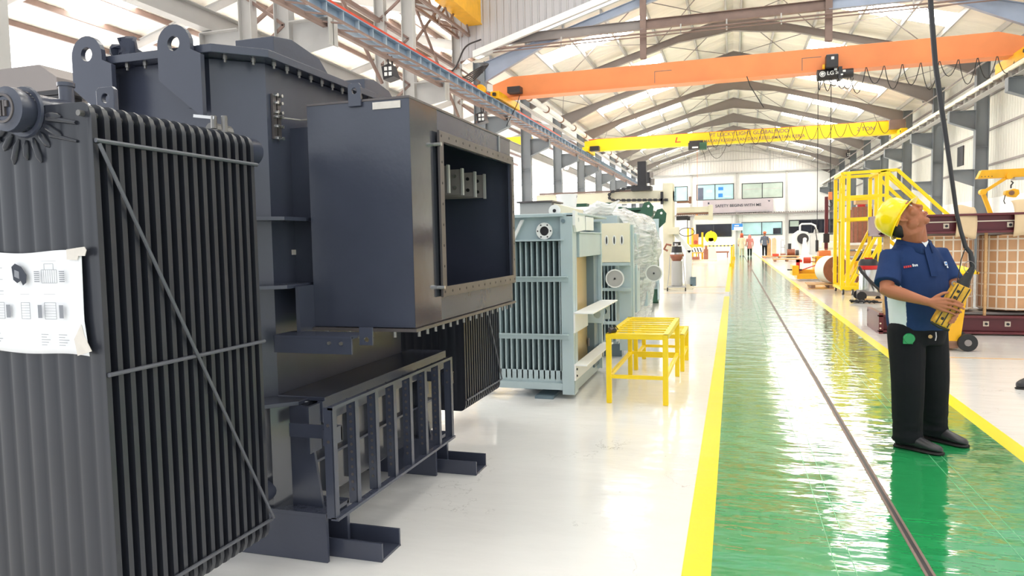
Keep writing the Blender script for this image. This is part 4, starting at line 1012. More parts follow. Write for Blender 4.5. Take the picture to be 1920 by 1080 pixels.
t = thing('bucket', 'white bucket standing on top of the plastic-wrapped transformer', 'bucket', (-2.05, 9.0, 1.85))
MB().lathe([(0, 1.86), (.12, 1.86), (.14, 2.02), (.135, 2.02), (.12, 1.88)], (-2.05, 9.0, 0), 20).build('pail', 'white', t, smooth=True); MB().tube([(-2.05 + .14 * cos(a), 8.98, 2.0 - .07 * sin(a)) for a in [i * pi / 8 for i in range(9)]], .005, 5).build('handle', 'steel_d', t)

# ------------------------------------------------------------------ dark green transformer
Gr = thing('transformer', 'dark green transformer tank rising above the plastic-wrapped one', 'transformer', (-2.4, 15, 0))
MB().box(-3.3, -1.72, 14.2, 16.4, .1, 2.0).build('tank', 'green_d', Gr, bevel=.01)
MB().box(-3.4, -1.66, 14.08, 16.5, 2.0, 2.05).build('cover', 'green_d', Gr)
MB().box(-3.5, -1.95, 14.04, 14.06, 2.06, 2.10).build('cover_edge', 'white', Gr)
for x in (-3.1, -2.55): MB().box(x, x + .25, 14.3, 14.6, 2.05, 2.18).build('cover_box', 'green_d', Gr)
for dx, dz in ((.12, .04), (.36, -.10)):
    MB().plate_hole([(-1.95 + dx, 1.55 + dz), (-1.62 + dx, 1.85 + dz), (-1.60 + dx, 2.02 + dz), (-1.68 + dx, 2.12 + dz), (-1.78 + dx, 2.10 + dz), (-1.85 + dx, 1.95 + dz), (-2.1 + dx, 1.78 + dz)], 'y', 14.0 + dx * .3, 14.05 + dx * .3, (-1.70 + dx, 2.03 + dz), .025).build('lifting_lug', 'green_d', Gr, bevel=.004)
MB().box(-1.72, -1.42, 14.1, 14.5, .2, 1.75).build('side_rib', 'green_d', Gr, bevel=.006)
for z in (1.6, .45): MB().box(-1.62, -1.38, 14.05, 14.12, z, z + .22).box(-1.41, -1.38, 14.0, 14.12, z - .2, z + .1).build('valve_bracket', 'greytr', Gr)
MB().lathe([(.03, 0), (.055, 0), (.055, -.03), (.03, -.03)], (-2.26, 14.0, 1.86), 20, 'y').build('pipe_flange', 'white', Gr)
MB().box(-1.80, -1.70, 14.05, 14.1, .2, 1.7).build('white_edge', 'greytr', Gr)
MB().box(-3.1, -1.6, 14.3, 14.5, 0, .12).build('base_beam', 'green_d', Gr); MB().box(-3.1, -1.6, 16, 16.2, 0, .12).build('base_beam', 'green_d', Gr)
MB().cyl((-1.5, 14.06, .55), (-1.5, 13.96, .55), .07, 14).build('valve', 'chrome', Gr)
MB().cyl((-2.12, 14.0, 1.98), (-2.12, 14.06, 1.98), .09, 16).build('round_cover', 'green_d', Gr)

# ------------------------------------------------------------------ cream gantry machine
Cg = thing('gantry_machine', 'cream gantry machine with cable chain and black upright head, behind the green tank', 'machine', (-3.4, 20.5, 0))
MB().box(-5.6, -1.62, 20.5, 21.1, 2.48, 2.80).build('cross_beam', 'cream', Cg, bevel=.02)
MB().box(-5.5, -2.4, 20.48, 20.5, 2.80, 2.85).build('rail_strip', 'rust', Cg)
MB().box(-1.90, -1.62, 20.45, 21.1, 0, 3.0).build('upright', 'cream', Cg, bevel=.02)
MB().box(-5.6, -5.2, 20.5, 21.1, 0, 2.48).build('upright', 'cream', Cg, bevel=.02)
MB().hexa([(-1.62, 20.5, 1.55), (-1.62, 20.8, 1.55), (-1.62, 20.8, 1.72), (-1.62, 20.5, 1.72), (-1.18, 20.5, 1.0), (-1.18, 20.8, 1.0), (-1.10, 20.8, 1.12), (-1.10, 20.5, 1.12)]).box(-1.28, -1.12, 20.5, 20.8, .1, 1.10).build('side_frame', 'white', Cg, bevel=.008)
MB().box(-1.7, -1.1, 20.4, 21.4, 0, .14).build('base', 'cream', Cg)
MB().box(-1.15, -1.0, 20.4, 20.7, .1, .35).build('motor', 'greytr_d', Cg)
hd = MB().box(-2.58, -2.34, 20.3, 20.6, 2.85, 3.62).build('spindle_head', 'blackm', Cg, bevel=.01)
MB().box(-2.75, -2.2, 20.2, 20.7, 2.80, 2.92).cyl((-2.27, 20.3, 3.0), (-2.27, 20.3, 3.3), .06, 12).build('carriage', 'blackm', hd)
MB().cyl((-2.18, 20.35, 2.95), (-2.18, 20.35, 3.12), .07, 12).cyl((-2.2, 20.3, 3.15), (-2.2, 20.3, 3.3), .06, 12).build('motor', 'steel_d', hd)
mb = MB()
ch = [(-2.45, 2.90 - .04 * i / 2) for i in range(0)]
pts = [(-1.75, 2.52)] + [(-1.75 - i * .15, 2.52 + .004 * i) for i in range(1, 11)] + [(-3.38, 2.60), (-3.42, 2.70), (-3.34, 2.80)] + [(-3.34 + i * .15, 2.80 + i * .03) for i in range(1, 6)]
for (xa, za), (xb, zb) in zip(pts, pts[1:]):
    mb.bar((xa, 20.4, za), (xa + (xb - xa) * .6, 20.4, za + (zb - za) * .6), .1, .07)
mb.tube([(x, 20.42, z) for x, z in pts], .02, 6)
mb.build('cable_chain', 'blackm', Cg)
MB().box(-1.95, -1.88, 20.35, 20.45, 2.4, 2.75).build('chain_stop', 'blackm', Cg)
MB().box(-1.75, -1.45, 20.3, 20.5, 1.55, 1.75).build('junction_box', 'cream', Cg)
am = MB().box(-1.62, -.70, 21.8, 22.0, 2.2, 2.36).build('arm', 'cream', Cg, bevel=.004)
MB().box(-1.62, -.60, 21.8, 22.0, 2.14, 2.19).build('arm_rail', 'woodd', Cg)
MB().box(-1.1, -.70, 21.8, 22.0, 1.98, 2.1).build('arm', 'cream', Cg)
MB().box(-.70, -.58, 21.75, 22.05, 1.96, 2.4).build('arm_end', 'cream', Cg)
MB().box(-1.62, -1.28, 21.7, 22.0, 1.98, 2.1).cyl((-1.3, 21.7, 2.02), (-1.22, 21.7, 2.02), .06, 10).build('motor', 'blackm', Cg)
MB().tube([(-1.32 + .22 * cos(t), 21.7, 1.62 + .12 * sin(t)) for t in [i * pi / 8 for i in range(16)]], .012, 6, closed=True).cyl((-1.3, 21.7, 1.72), (-1.3, 21.7, 2.0), .012, 6).build('hoop_ring', 'blackm', Cg)
MB().box(-1.6, -1.22, 21.7, 21.75, 2.48, 2.54).cyl((-1.22, 21.7, 2.46), (-1.22, 21.7, 2.66), .04, 8).build('tool_clip', 'woodd', Cg)

# vacuum unit on a trolley in front of it
Tr = thing('pump_trolley', 'dark pump head over a grey cylinder on a small wheeled trolley, by the cream machine', 'trolley', (-1.5, 20, 0))
MB().cyl((-1.48, 19.95, .14), (-1.48, 19.95, .82), .15, 18).build('cylinder', 'steel_l', Tr, smooth=True)
MB().cyl((-1.48, 19.95, .80), (-1.48, 19.95, .95), .10, 14, .19).cyl((-1.48, 19.95, .95), (-1.48, 19.95, 1.0), .19, 16).build('hopper', 'brown', Tr, smooth=True)
MB().cyl((-1.48, 19.95, 1.04), (-1.48, 19.95, 1.22), .15, 18, .13).cyl((-1.48, 19.95, 1.24), (-1.48, 19.95, 1.34), .11, 14).build('pump_head', 'blackm', Tr, smooth=True)
MB().cyl((-1.48, 19.95, 1.0), (-1.48, 19.95, 1.05), .17, 18).cyl((-1.48, 19.8, 1.22), (-1.48, 19.8, 1.3), .05, 10).build('ring', 'chrome', Tr)
MB().tube([(-1.62, 19.9, 1.25), (-1.75, 19.9, 1.28), (-1.82, 19.9, 1.15), (-1.72, 19.9, 1.1)], .03, 8).build('hose', 'brown', Tr, smooth=True)
for sx in (-1, 1):
    MB().tube([(-1.48 + sx * .17, 19.8, .95), (-1.48 + sx * .2, 19.8, .5), (-1.48 + sx * .24, 19.75, .12)], .014, 6).build('frame_leg', 'steel_l', Tr)
    w = MB().cyl((-1.48 + sx * .24 - .015, 19.75, .05), (-1.48 + sx * .24 + .015, 19.75, .05), .05, 14).build('castor', 'blackm', Tr)
MB().box(-1.72, -1.24, 19.72, 20.15, .10, .13).build('deck', 'steel_l', Tr)

# ------------------------------------------------------------------ cranes
Oc = thing('bridge_crane', 'orange bridge crane girder spanning the hall, the nearer crane', 'crane', (0, 24, 6.5))
zb, ztp = 6.44, 7.12
MB().prism([(-8.0, zb), (7.95, zb), (7.95, zb + .45), (7.2, ztp), (-7.3, ztp), (-8.0, zb + .45)], 'y', 23.8, 24.2).build('box_girder', 'orange', Oc, bevel=.008)
MB().box(-7.8, 7.8, 23.72, 24.28, zb - .03, zb).build('bottom_flange', 'orange', Oc)
for x in (-2.45, 2.0): MB().box(x, x + .02, 23.795, 23.80, zb + .05, ztp - .25).box(x, x + .55, 23.795, 23.8, ztp - .27, ztp - .25).build('splice_seam', 'rust', Oc)
for sx, X in ((-1, -7.6), (1, 7.7)):
    e = MB().box(X - .15, X + .15, 22.8, 25.2, 6.22 if sx < 0 else 6.18, 6.46).build('end_carriage', 'yellow_m' , Oc, bevel=.01)
    for y in (22.95, 25.05): MB().cyl((X - .04, y, 6.33), (X + .04, y, 6.33), .12 , 16).build('wheel', 'yellow_m', e)
    MB().cyl((X - .17, 22.95, 6.34), (X - .15, 22.95, 6.34), .05, 10).box(X - .05, X + .05, 22.7, 22.8, 6.3, 6.4).build('buffer', 'blackm', e)
MB().box(-7.35, -6.9, 23.4, 23.75, 6.5, 6.7).cyl((-7.35, 23.5, 6.6), (-6.95, 23.5, 6.6), .1, 12).build('drive_motor', 'blackm', Oc)
for k in range(9):
    x = 3.3 + k * .48
    MB().tube(sag((x, 23.65, zb - .04), (x + .46, 23.65, zb - .04), (.75, .5, .7, .62, .8, .45, .72, .6, .5)[k], 8), .012, 5).build('festoon_cable', 'black', Oc)
for x, dx in ((.4, .5), (-7.0, -.5)): MB().tube([(x, 23.7, zb), (x + dx * .2, 23.7, zb - .3), (x + dx, 23.7, zb - 1.0)], .014, 5).build('loose_cable', 'black', Oc)
H = thing('hoist', 'black electric hoist marked LG under the orange crane, with ropes and hook', 'hoist', (2.9, 24, 6.1))
MB().cyl((2.42, 23.7, 6.28), (3.05, 23.7, 6.28), .17, 20).build('drum', 'blackm', H, smooth=True)
MB().cyl((3.05, 23.7, 6.28), (3.42, 23.7, 6.28), .14, 16).box(3.0, 3.1, 23.5, 23.9, 6.1, 6.46).build('motor', 'blackm', H, smooth=True)
MB().box(2.64, 2.98, 23.38, 23.70, 6.42, 6.82).build('control_box', 'blackm', H, bevel=.03)
MB().box(2.78, 2.86, 23.37, 23.38, 6.66, 6.74).box(2.98 - .1, 2.98 - .02, 23.52, 23.53, 6.36, 6.44).build('label_plate', 'white', H)
MB().cyl((2.56, 23.55, 6.5), (2.62, 23.55, 6.5), .07, 12).build('trolley_wheel', 'yellow_m', H)
MB().lathe([(.0, 0), (.085, 0), (.085, -.004), (0, -.004)], (2.56, 23.528, 6.28), 20, 'y').build('round_badge', 'white', H)
MB().lathe([(.05, 0), (.065, 0), (.065, -.004), (.05, -.004)], (2.56, 23.522, 6.28), 20, 'y').box(2.56, 2.60, 23.518, 23.524, 6.255, 6.27).build('badge_ring', 'inkd', H)
lettering('LG', .16, Matrix.Translation((2.78, 23.52, 6.29)) @ FACE_CAM, 'white', H); lettering('2t', .11, Matrix.Translation((2.96, 23.52, 6.29)) @ FACE_CAM, 'white', H)
MB().box(3.06, 3.12, 23.49, 23.5, 6.2, 6.24).box(3.12, 3.2, 23.55, 23.56, 6.3, 6.36).build('label_plate', 'white', H)
for i, (x, dx, d) in enumerate(((2.45, -.05, .3), (2.6, .1, .34), (2.75, .15, .2), (2.95, .2, .3), (3.1, .2, .32))): MB().tube(sag((x, 23.6, 6.12), (x + dx + .12, 23.6, 6.12), d, 8), .012, 5).build('cable_loop', 'black', H)
MB().cyl((2.82, 23.7, 6.1), (2.82, 23.7, 2.75), .012, 6).cyl((2.46, 23.7, 6.1), (2.46, 23.7, 1.65), .01, 6).build('rope', 'black', H)
hb = MB().box(2.77, 2.88, 23.65, 23.75, 2.52, 2.76).build('hook_block', 'orange', H, bevel=.01)
MB().tube([(2.82, 23.7, 2.54), (2.82, 23.7, 2.47), (2.87, 23.7, 2.42), (2.87, 23.7, 2.34), (2.82, 23.7, 2.30), (2.77, 23.7, 2.34)], [.015, .015, .02, .024, .02, .01], 8).build('hook', 'blackm', hb)
MB().cyl((2.46, 23.7, .95), (2.46, 23.7, 1.30), .045, 10).cyl((2.46, 23.7, 1.3), (2.40, 23.7, 1.7), .014, 6).build('pendant_control', 'blackm', H)
Yc = thing('bridge_crane', 'yellow bridge crane girder with company lettering, the farther crane', 'crane', (0, 39, 6.5))
MB().prism([(-7.8, 6.42), (-7.1, 6.30), (7.3, 6.30), (7.95, 6.42), (7.95, 6.85), (7.3, 6.93), (-7.1, 6.93), (-7.8, 6.85)], 'y', 38.8, 39.2).build('box_girder', 'ycrane', Yc, bevel=.008)
MB().box(-7.6, 7.7, 38.9, 39.1, 6.93, 6.97).build('top_strip', 'redorange', Yc)
for sx, X in ((-1, -7.6), (1, 7.7)):
    e = MB().box(X - .14, X + .14, 37.9, 40.1, 6.2, 6.44).build('end_carriage', 'ycrane', Yc, bevel=.01)
    MB().cyl((X - .16, 38.0, 6.3), (X - .14, 38.0, 6.3), .06, 10).build('wheel_hub', 'blackm', e)
MB().box(-7.4, -6.9, 38.2, 38.6, 6.25, 6.5).build('drive_motor', 'blackm', Yc)
lettering('PT LUCKY LIGHT GLOBALINDO', .27, Matrix.Translation((.75, 38.795, 6.77)) @ FACE_CAM, 'rust', Yc)
lettering('UTAMAKAN KESEHATAN DAN KESELAMATAN KERJA', .225, Matrix.Translation((.75, 38.795, 6.47)) @ FACE_CAM, 'rust', Yc)
lettering('2 TON', .27, Matrix.Translation((6.2, 38.795, 6.62)) @ FACE_CAM, 'rust', Yc)
MB().prism([(-2.95, 6.5), (-2.65, 6.5), (-2.65, 6.55), (-2.87, 6.55), (-2.8, 6.78), (-2.88, 6.78)], 'y', 38.79, 38.80).build('logo', 'redorange', Yc)
for k in range(13):
    x = -1.2 + k * .66
    MB().tube(sag((x, 38.7, 6.95), (x + .62, 38.7, 6.95), .85 - .02 * k, 8), .014, 5).build('festoon_cable', 'black', Yc)
MB().tube(sag((-1.3, 38.7, 6.2), (-.3, 38.7, 6.3), .7, 8), .012, 5).build('loose_cable', 'black', Yc)
MB().box(7.2, 7.9, 38.6, 38.75, 6.5, 6.95).build('panel_frame', 'rust', Yc)
H2 = thing('hoist', 'dark hoist with green motor under the yellow crane', 'hoist', (-1.8, 39, 6.2))
MB().box(-2.25, -1.65, 38.5, 38.9, 6.05, 6.42).cyl((-2.2, 38.6, 6.45), (-1.5, 38.6, 6.45), .08, 10).build('body', 'blackm', H2, bevel=.02)
MB().cyl((-1.68, 38.6, 6.22), (-1.32, 38.6, 6.22), .2, 16).build('motor', 'green_d', H2, smooth=True)
MB().box(-2.05, -1.75, 38.48, 38.5, 6.12, 6.2).build('label_plate', 'white', H2)
MB().cyl((-1.8, 38.6, 6.05), (-1.8, 38.6, 2.6), .010, 6).cyl((-1.83, 38.6, 2.75), (-1.83, 38.6, 2.45), .05, 10).build('rope', 'orange', H2)
MB().tube([(-1.55, 38.6, 6.05), (-1.45, 38.6, 5.8), (-1.4, 38.6, 5.5)], .012, 5).build('cable', 'black', H2)
Nc = thing('bridge_crane', 'yellow crane girder in the next hall, glimpsed between the left columns', 'crane', (-15, 37, 6.5))
MB().box(-25.5, -10.3, 36.8, 37.2, 6.45, 7.05).build('box_girder', 'ycrane', Nc)
MB().box(-10.4, -10.1, 36.2, 37.8, 6.3, 6.5).build('end_carriage', 'ycrane', Nc)
Uc = thing('crane_beam', 'short yellow crane beam at the top edge, on the fourth laced column', 'crane beam', (-8.5, 22, 9))
MB().prism([(20.5, 9.6), (20.8, 8.95), (23.6, 8.95), (23.6, 9.9), (20.5, 9.9)], 'x', -8.78, -8.3).build('box_beam', 'yellow_m', Uc, bevel=.01)
MB().box(-8.82, -8.26, 20.8, 23.6, 8.92, 8.95).build('bottom_flange', 'yellow_m', Uc)
MB().cyl((-7.9, 22.2, 6.42), (-7.9, 22.35, 6.42), .17, 18).build('disc', 'yellow_m', Uc)
MB().tube(curve([(-8.3, 23.5, 8.4), (-8.6, 22.8, 8.0), (-8.5, 21.5, 7.0), (-8.6, 20.2, 6.3)]), .03, 6).build('hose', 'blackm', Uc)
mb = MB()
for k in range(6):
    MB().tube(curve([(-8.3, 23.6 - .05 * k, 7.3 + .05 * k), (-8.0 + .03 * k, 22.9, 7.35), (-8.1 - .06 * k, 22.0, 6.95 - .08 * k), (-8.3, 20.8 - .35 * k, 6.3)]), .02, 6).build('hose', 'blackm', Uc)
# floodlights and bare lamps hung on the runways
def flood(x, y, z, label, lit=False):
    t = thing('floodlight', label, 'floodlight', (x, y, z), 'floodlights')
    MB().bar((x, y, z + .3), (x + .02, y, z + .05), .03).bar((x, y + .2, z + .3), (x + .02, y + .2, z + .05), .03).build('arm', 'blackm', t)
    b = MB().hexa([(x - .1, y - .05, z - .28), (x + .16, y - .05, z - .22), (x + .16, y + .3, z - .22), (x - .1, y + .3, z - .28), (x - .14, y - .05, z + .02), (x + .06, y - .05, z + .08), (x + .06, y + .3, z + .08), (x - .14, y + .3, z + .02)]).build('housing', 'blackm', t)
    for i in range(2):
        for j in range(2): MB().box(x - .06 + i * .11, x + .01 + i * .11, y - .07, y - .055, z - .2 + j * .12, z - .12 + j * .12).build('lens', 'white', b)
flood(-7.57, 15.0, 5.48, 'black floodlight hanging under the left crane girder, nearer one')
flood(-7.57, 21.3, 5.45, 'black floodlight hanging under the left crane girder, farther one')
flood(8.1, 35.6, 7.5, 'black and white floodlight on the right pipe, nearer one'); flood(8.1, 58, 7.5, 'black and white floodlight on the right pipe, farther one')
for k, (y, z) in enumerate(((35.8, 5.2), (46.7, 6.3), (49.4, 6.05))):
    t = thing('lamp', 'glowing bare lamp among the left columns, %s' % ['lowest, left of the other two', 'upper one of the right pair', 'lower one of the right pair'][k], 'lamp', (-8.15, y, z))
    MB().sphere((-8.15, y, z), .13, 14, 8).build('bulb', 'lamp', t, smooth=True); MB().cyl((-8.15, y, z + .12), (-8.15, y, z + .3), .06, 10).build('socket', 'steel_d', t); MB().bar((-8.15, y, z + .3), (-8.32, min(FR, key=lambda q: abs(q - y)), z + .3), .04).build('arm', 'steel_d', t)
# ------------------------------------------------------------------ right side
# rolling platform
P = thing('rolling_platform', 'bright yellow welded rolling platform with sloping stair rails and castors', 'platform', (3, 18.7, 0))
def pipe(pts, r=.035, name='rail', m='yellow'):
    mb = MB()
    for a, b in zip(pts, pts[1:]): mb.bar(a, b, r * 2, r * 2)
    return mb.build(name, m, P, bevel=.004)
ya, yb = 18.6, 19.9
for y in (ya, yb):
    for x, zt_ in ((2.50, 2.85), (2.62, 2.92)): MB().box(x - .04, x + .04, y, y + .08, .16, zt_).build('post', 'yellow', P, bevel=.004)
    for x, zt_ in ((3.30, 2.85), (3.44, 2.9)): MB().box(x - .04, x + .04, y, y + .08, .12 if x < 3.4 else 1.5, zt_).build('post', 'yellow', P, bevel=.004)
    pipe([(2.5, y + .04, 2.9), (3.66, y + .04, 2.93), (5.2, y + .04, 1.35)])
    pipe([(3.3, y + .04, 2.88), (3.44, y + .04, 2.9), (4.9, y + .04, 1.35)])
    pipe([(2.5, y + .04, 2.33), (3.44, y + .04, 2.35), (3.6, y + .04, 2.2)]); pipe([(2.55, y + .04, 1.80), (3.36, y + .04, 1.82)], .04)
    pipe([(2.70, y + .04, .25), (3.32, y + .04, 1.6)]); pipe([(2.85, y + .04, .22), (3.32, y + .04, 1.25)])
    pipe([(2.46, y + .04, .16), (3.30, y + .04, .16)], .05)
    pipe([(3.4, y + .04, 1.6), (5.0, y + .04, .12)], .04)
for x in (2.5, 3.3): 
    for z in (.12, 2.86): MB().box(x - .04, x + .04, ya + .08, yb, z, z + .07).build('tie', 'yellow', P)
MB().box(2.55, 3.36, ya + .08, yb, 1.78, 1.82).build('deck', 'yellow', P)
for i in range(5): MB().box(3.55 + i * .3, 3.8 + i * .3, ya + .08, yb, 1.45 - i * .28, 1.48 - i * .28).build('step', 'yellow', P)
for x, y in ((2.52, ya + .02), (2.72, ya - .05), (2.52, yb), (3.3, ya + .05), (3.3, yb)):
    c = MB().cyl((x - .02, y, .07), (x + .02, y, .07), .07, 16).build('castor', 'blackm', P); MB().cyl((x - .025, y, .07), (x + .025, y, .07), .035, 12).build('castor_hub', 'white', c)
for z in (2.5, 2.75): MB().box(2.42, 2.5, ya - .02, ya + .02, z - .08, z + .05).build('lug_plate', 'yellow', P)

# clamped core with wrapped coils
K = thing('clamped_core', 'maroon clamped core frame carrying tape-wrapped coils, behind the man', 'core', (3.3, 11.6, 0))
def maroon(x0, x1, y, z0, z1):
    return MB().box(x0, x1, y, y + .02, z0 + .03, z1 - .03).box(x0, x1, y - .09, y + .02, z1 - .03, z1).box(x0, x1, y - .09, y + .02, z0, z0 + .03)
for y, k in ((11.35, 0), (12.2, 1)):
    c = maroon(2.0, 5.0, y, 1.42, 1.69).build('top_clamp', 'maroon', K, bevel=.004)
    if not k:
        MB().box(2.0, 5.0, y - .02, y, 1.575, 1.59).build('weld_strip', 'strap', c)
        for x in (2.85, 3.62, 4.4):
            q = MB().box(x - .035, x + .035, y - .012, y, 1.49, 1.56).build('washer_plate', 'strap', c); MB().cyl((x, y - .035, 1.525), (x, y - .012, 1.525), .018, 8).build('tie_bolt', 'blackm', q)
    c = maroon(2.0, 5.0, y, .02, .27).build('bottom_clamp', 'maroon', K, bevel=.004)
    if not k:
        for x in (3.36, 3.62, 4.4):
            q = MB().box(x - .035, x + .035, y - .012, y, .12, .19).build('washer_plate', 'strap', c); MB().cyl((x, y - .035, .155), (x, y - .012, .155), .018, 8).build('tie_bolt', 'blackm', q)
for z0, z1 in ((0, .3), (1.40, 1.7)): MB().box(2.0, 2.06, 11.26, 12.2, z0, z1).build('end_plate', 'maroon', K, bevel=.004)
for z in (.08, .15): MB().cyl((2.02, 11.25, z), (2.02, 11.262, z), .012, 8).build('bolt', 'strap', K)
for z in (.27, 1.39): MB().box(2.05, 5.0, 11.5, 12.1, z, z + .03).build('yoke', 'steel_d', K)
for x0, x1, y0 in ((2.06, 2.14, 11.32), (3.34, 3.37, 11.38), (4.22, 4.25, 11.38)): MB().box(x0, x1, y0, y0 + .04, .25, 1.43).build('tie_bar', 'wood', K)
MB().box(2.62 - .08, 2.62 + .02, 11.7, 12.0, .3, 1.4).build('core_leg', 'steel_d', K)
for x in (2.90, 3.80, 4.70):
    r = .41; n = 48
    c = MB().lathe([(0, .33), (r - .02, .33), (r, .345), (r, 1.375), (r - .02, 1.39), (0, 1.39)], (x, 11.82, 0), 40).build('coil', 'copperwrap', K, smooth=True)
    for z in (.345, .51, .68, .84, 1.0, 1.16, 1.32):
        MB().lathe([(r + .001, z), (r + .006, z), (r + .006, z + .022), (r + .001, z + .022)], (x, 11.82, 0), 40).build('tape_band', 'strap', c, smooth=True)
    for i in range(22):
        a = 2 * pi * i / 22; d = Vector((cos(a), sin(a), 0))
        if d.y > .3: continue
        p = Vector((x, 11.82, 0)) + d * (r + .004)
        MB().bar(p + Vector((0, 0, .34)), p + Vector((0, 0, 1.38)), .02, .006, up=d).build('tape_strip', 'strap', c)
for k, (x0, x1) in enumerate(((2.93, 3.18), (3.62, 4.02))):
    def sheet(u, v, x0=x0, x1=x1):
        t = v * pi * .95
        return Vector((x0 + (x1 - x0) * u + .03 * sin(v * 3), 11.22 + .08 * (1 - cos(t)), 1.36 + (.44 + .05 * k) * sin(t * .55) + .02 * sin(u * 5)))
    o = MB().grid(sheet, 8, 14).build('pressboard_sheet', 'cardboard', K, smooth=True); o.modifiers.new('s', 'SOLIDIFY').thickness = .004

# wheeled bin
B = thing('wheeled_bin', 'tall yellow wheeled bin just behind the man', 'bin', (2.5, 9.9, 0))
MB().hexa([(2.30, 9.75, .05), (2.62, 9.75, .05), (2.62, 10.15, .05), (2.30, 10.15, .05), (2.22, 9.62, .94), (2.68, 9.62, .94), (2.68, 10.2, .94), (2.22, 10.2, .94)]).build('body', 'yellow_m', B, bevel=.01)
MB().box(2.18, 2.72, 9.56, 10.24, .94, .99).hexa([(2.2, 9.6, .99), (2.70, 9.6, .99), (2.70, 10.22, .99), (2.2, 10.22, .99), (2.28, 9.7, 1.03), (2.62, 9.7, 1.03), (2.62, 10.15, 1.03), (2.28, 10.15, 1.03)]).build('lid', 'yellow', B, bevel=.008)
MB().box(2.72, 2.78, 9.7, 10.1, .93, .96).cyl((2.78, 9.7, .945), (2.78, 10.1, .945), .015, 8).build('handle', 'yellow_m', B)
MB().box(2.34, 2.6, 9.74, 9.78, .03, .13).build('foot', 'woodd', B)
for y in (9.72, 10.16):
    w = MB().cyl((2.69, y - .03, .105), (2.69, y + .03, .105), .105, 20).build('wheel', 'black', B, smooth=True); MB().cyl((2.69, y - .035, .105), (2.69, y + .035, .105), .04, 12).build('wheel_hub', 'steel_d', w)
MB().cyl((2.69, 9.74, .105), (2.69, 10.14, .105), .012, 8).build('axle', 'blackm', B)

# lifting jib and its small hoist
J = thing('jib_crane', 'yellow jib arm with folding strut at the right edge, above the coils', 'jib crane', (6.5, 14, 0))
MB().hexa([(3.96, 13.95, 2.34), (6.5, 13.95, 2.34), (6.5, 14.1, 2.34), (3.96, 14.1, 2.34), (4.02, 13.95, 2.48), (6.5, 13.95, 2.5), (6.5, 14.1, 2.5), (4.02, 14.1, 2.48)]).build('boom', 'yellow_m', J, bevel=.006)
MB().box(4.5, 6.5, 13.93, 14.12, 2.30, 2.34).build('boom_track', 'steel_l', J)
MB().bar((4.42, 13.98, 2.36), (4.04, 13.98, 2.10), .05).bar((4.04, 13.98, 2.12), (4.18, 13.98, 1.72), .06).build('strut', 'yellow_m', J, bevel=.004)
for p in ((4.42, 2.36), (4.04, 2.11)): MB().cyl((p[0], 13.9, p[1]), (p[0], 14.02, p[1]), .05, 14).build('pivot', 'yellow_m', J)
for i in range(4): MB().cyl((4.02 + i * .05, 13.945, 2.37), (4.02 + i * .05, 13.952, 2.37), .008, 6).build('bolt', 'blackm', J)
MB().cyl((6.5, 14.03, 0), (6.5, 14.03, 2.6), .12, 16).build('mast', 'yellow_m', J, smooth=True)
MB().bar((4.18, 13.98, 1.72), (4.18, 13.98, .02), .06).box(4.05, 4.35, 13.8, 14.2, 0, .03).build('prop', 'yellow_m', J)
t = thing('chain_hoist', 'small yellow chain hoist hanging by its hook from the jib arm', 'hoist', (4.46, 14, 2.1))
MB().tube([(4.46, 13.98, 2.28), (4.49, 13.98, 2.25), (4.46, 13.98, 2.21), (4.46, 13.98, 2.16)], .012, 6).build('hook', 'blackm', t)
MB().prism([(4.36, 2.06), (4.42, 2.02), (4.52, 2.0), (4.57, 2.06), (4.56, 2.13), (4.49, 2.15), (4.44, 2.13), (4.37, 2.12)], 'y', 13.92, 14.04).build('body', 'yellow_m', t, bevel=.01)
MB().cyl((4.45, 13.9, 2.08), (4.45, 13.92, 2.08), .04, 12).build('cap', 'woodd', t); MB().tube([(4.38, 13.98, 2.05), (4.36, 13.98, 1.95), (4.38, 13.98, 1.9)], .008, 5).build('chain', 'blackm', t)

# shop vacuum, cable heap
V = thing('shop_vacuum', 'steel drum vacuum cleaner with red and black head, beside the rolling platform', 'vacuum cleaner', (2.8, 17.1, 0))
MB().lathe([(0, .16), (.17, .16), (.18, .2), (.18, .66), (.17, .68), (0, .68)], (2.82, 17.15, 0), 28).build('drum', 'chrome', V, smooth=True)
MB().lathe([(0, .68), (.2, .68), (.2, .76), (0, .76)], (2.82, 17.15, 0), 28).build('red_band', 'red', V, smooth=True)
MB().lathe([(0, .76), (.2, .76), (.19, .84), (.15, .90), (0, .90)], (2.82, 17.15, 0), 28).build('motor_head', 'blackm', V, smooth=True)
MB().box(2.74, 2.9, 17.1, 17.2, .90, .93).build('carry_handle', 'red', V)
MB().prism([(2.62, .10), (3.04, .10), (3.04, .17), (2.62, .22)], 'y', 16.95, 17.35).build('carriage', 'steel_d', V, bevel=.01)
for a_ in ((2.66, 16.9, .1), (2.66, 17.36, .1), (3.0, 17.0, .05)): MB().cyl(a_, (a_[0], a_[1] + .04, a_[2]), a_[2], 18).build('wheel', 'black', V)
MB().tube([(2.60, 16.95, .74), (2.66, 16.9, .62), (2.80, 16.88, .45), (2.95, 16.9, .30), (3.05, 16.95, .2)], .035, 8).build('hose', 'blackm', V, smooth=True)
MB().tube([(2.58, 16.9, .75), (2.56, 16.9, .60), (2.62, 16.9, .56)], .012, 6).build('push_bar', 'steel_d', V)
MB().box(2.72, 3.05, 16.84, 16.9, .0, .05).build('wooden_strip', 'wood', V)
pts = [Vector((2.36 + .5 * i / 60 + .05 * sin(i * 1.7), 16.35 + .12 * cos(i * 1.1) - .1 * i / 60, .02 + .02 * (1 + sin(i * 2.3)))) for i in range(61)]
t = MB().tube(pts, .014, 6).build('cable_heap', 'black', smooth=True); tag(t, 'loose heap of black cable on the floor below the vacuum cleaner', 'cable')

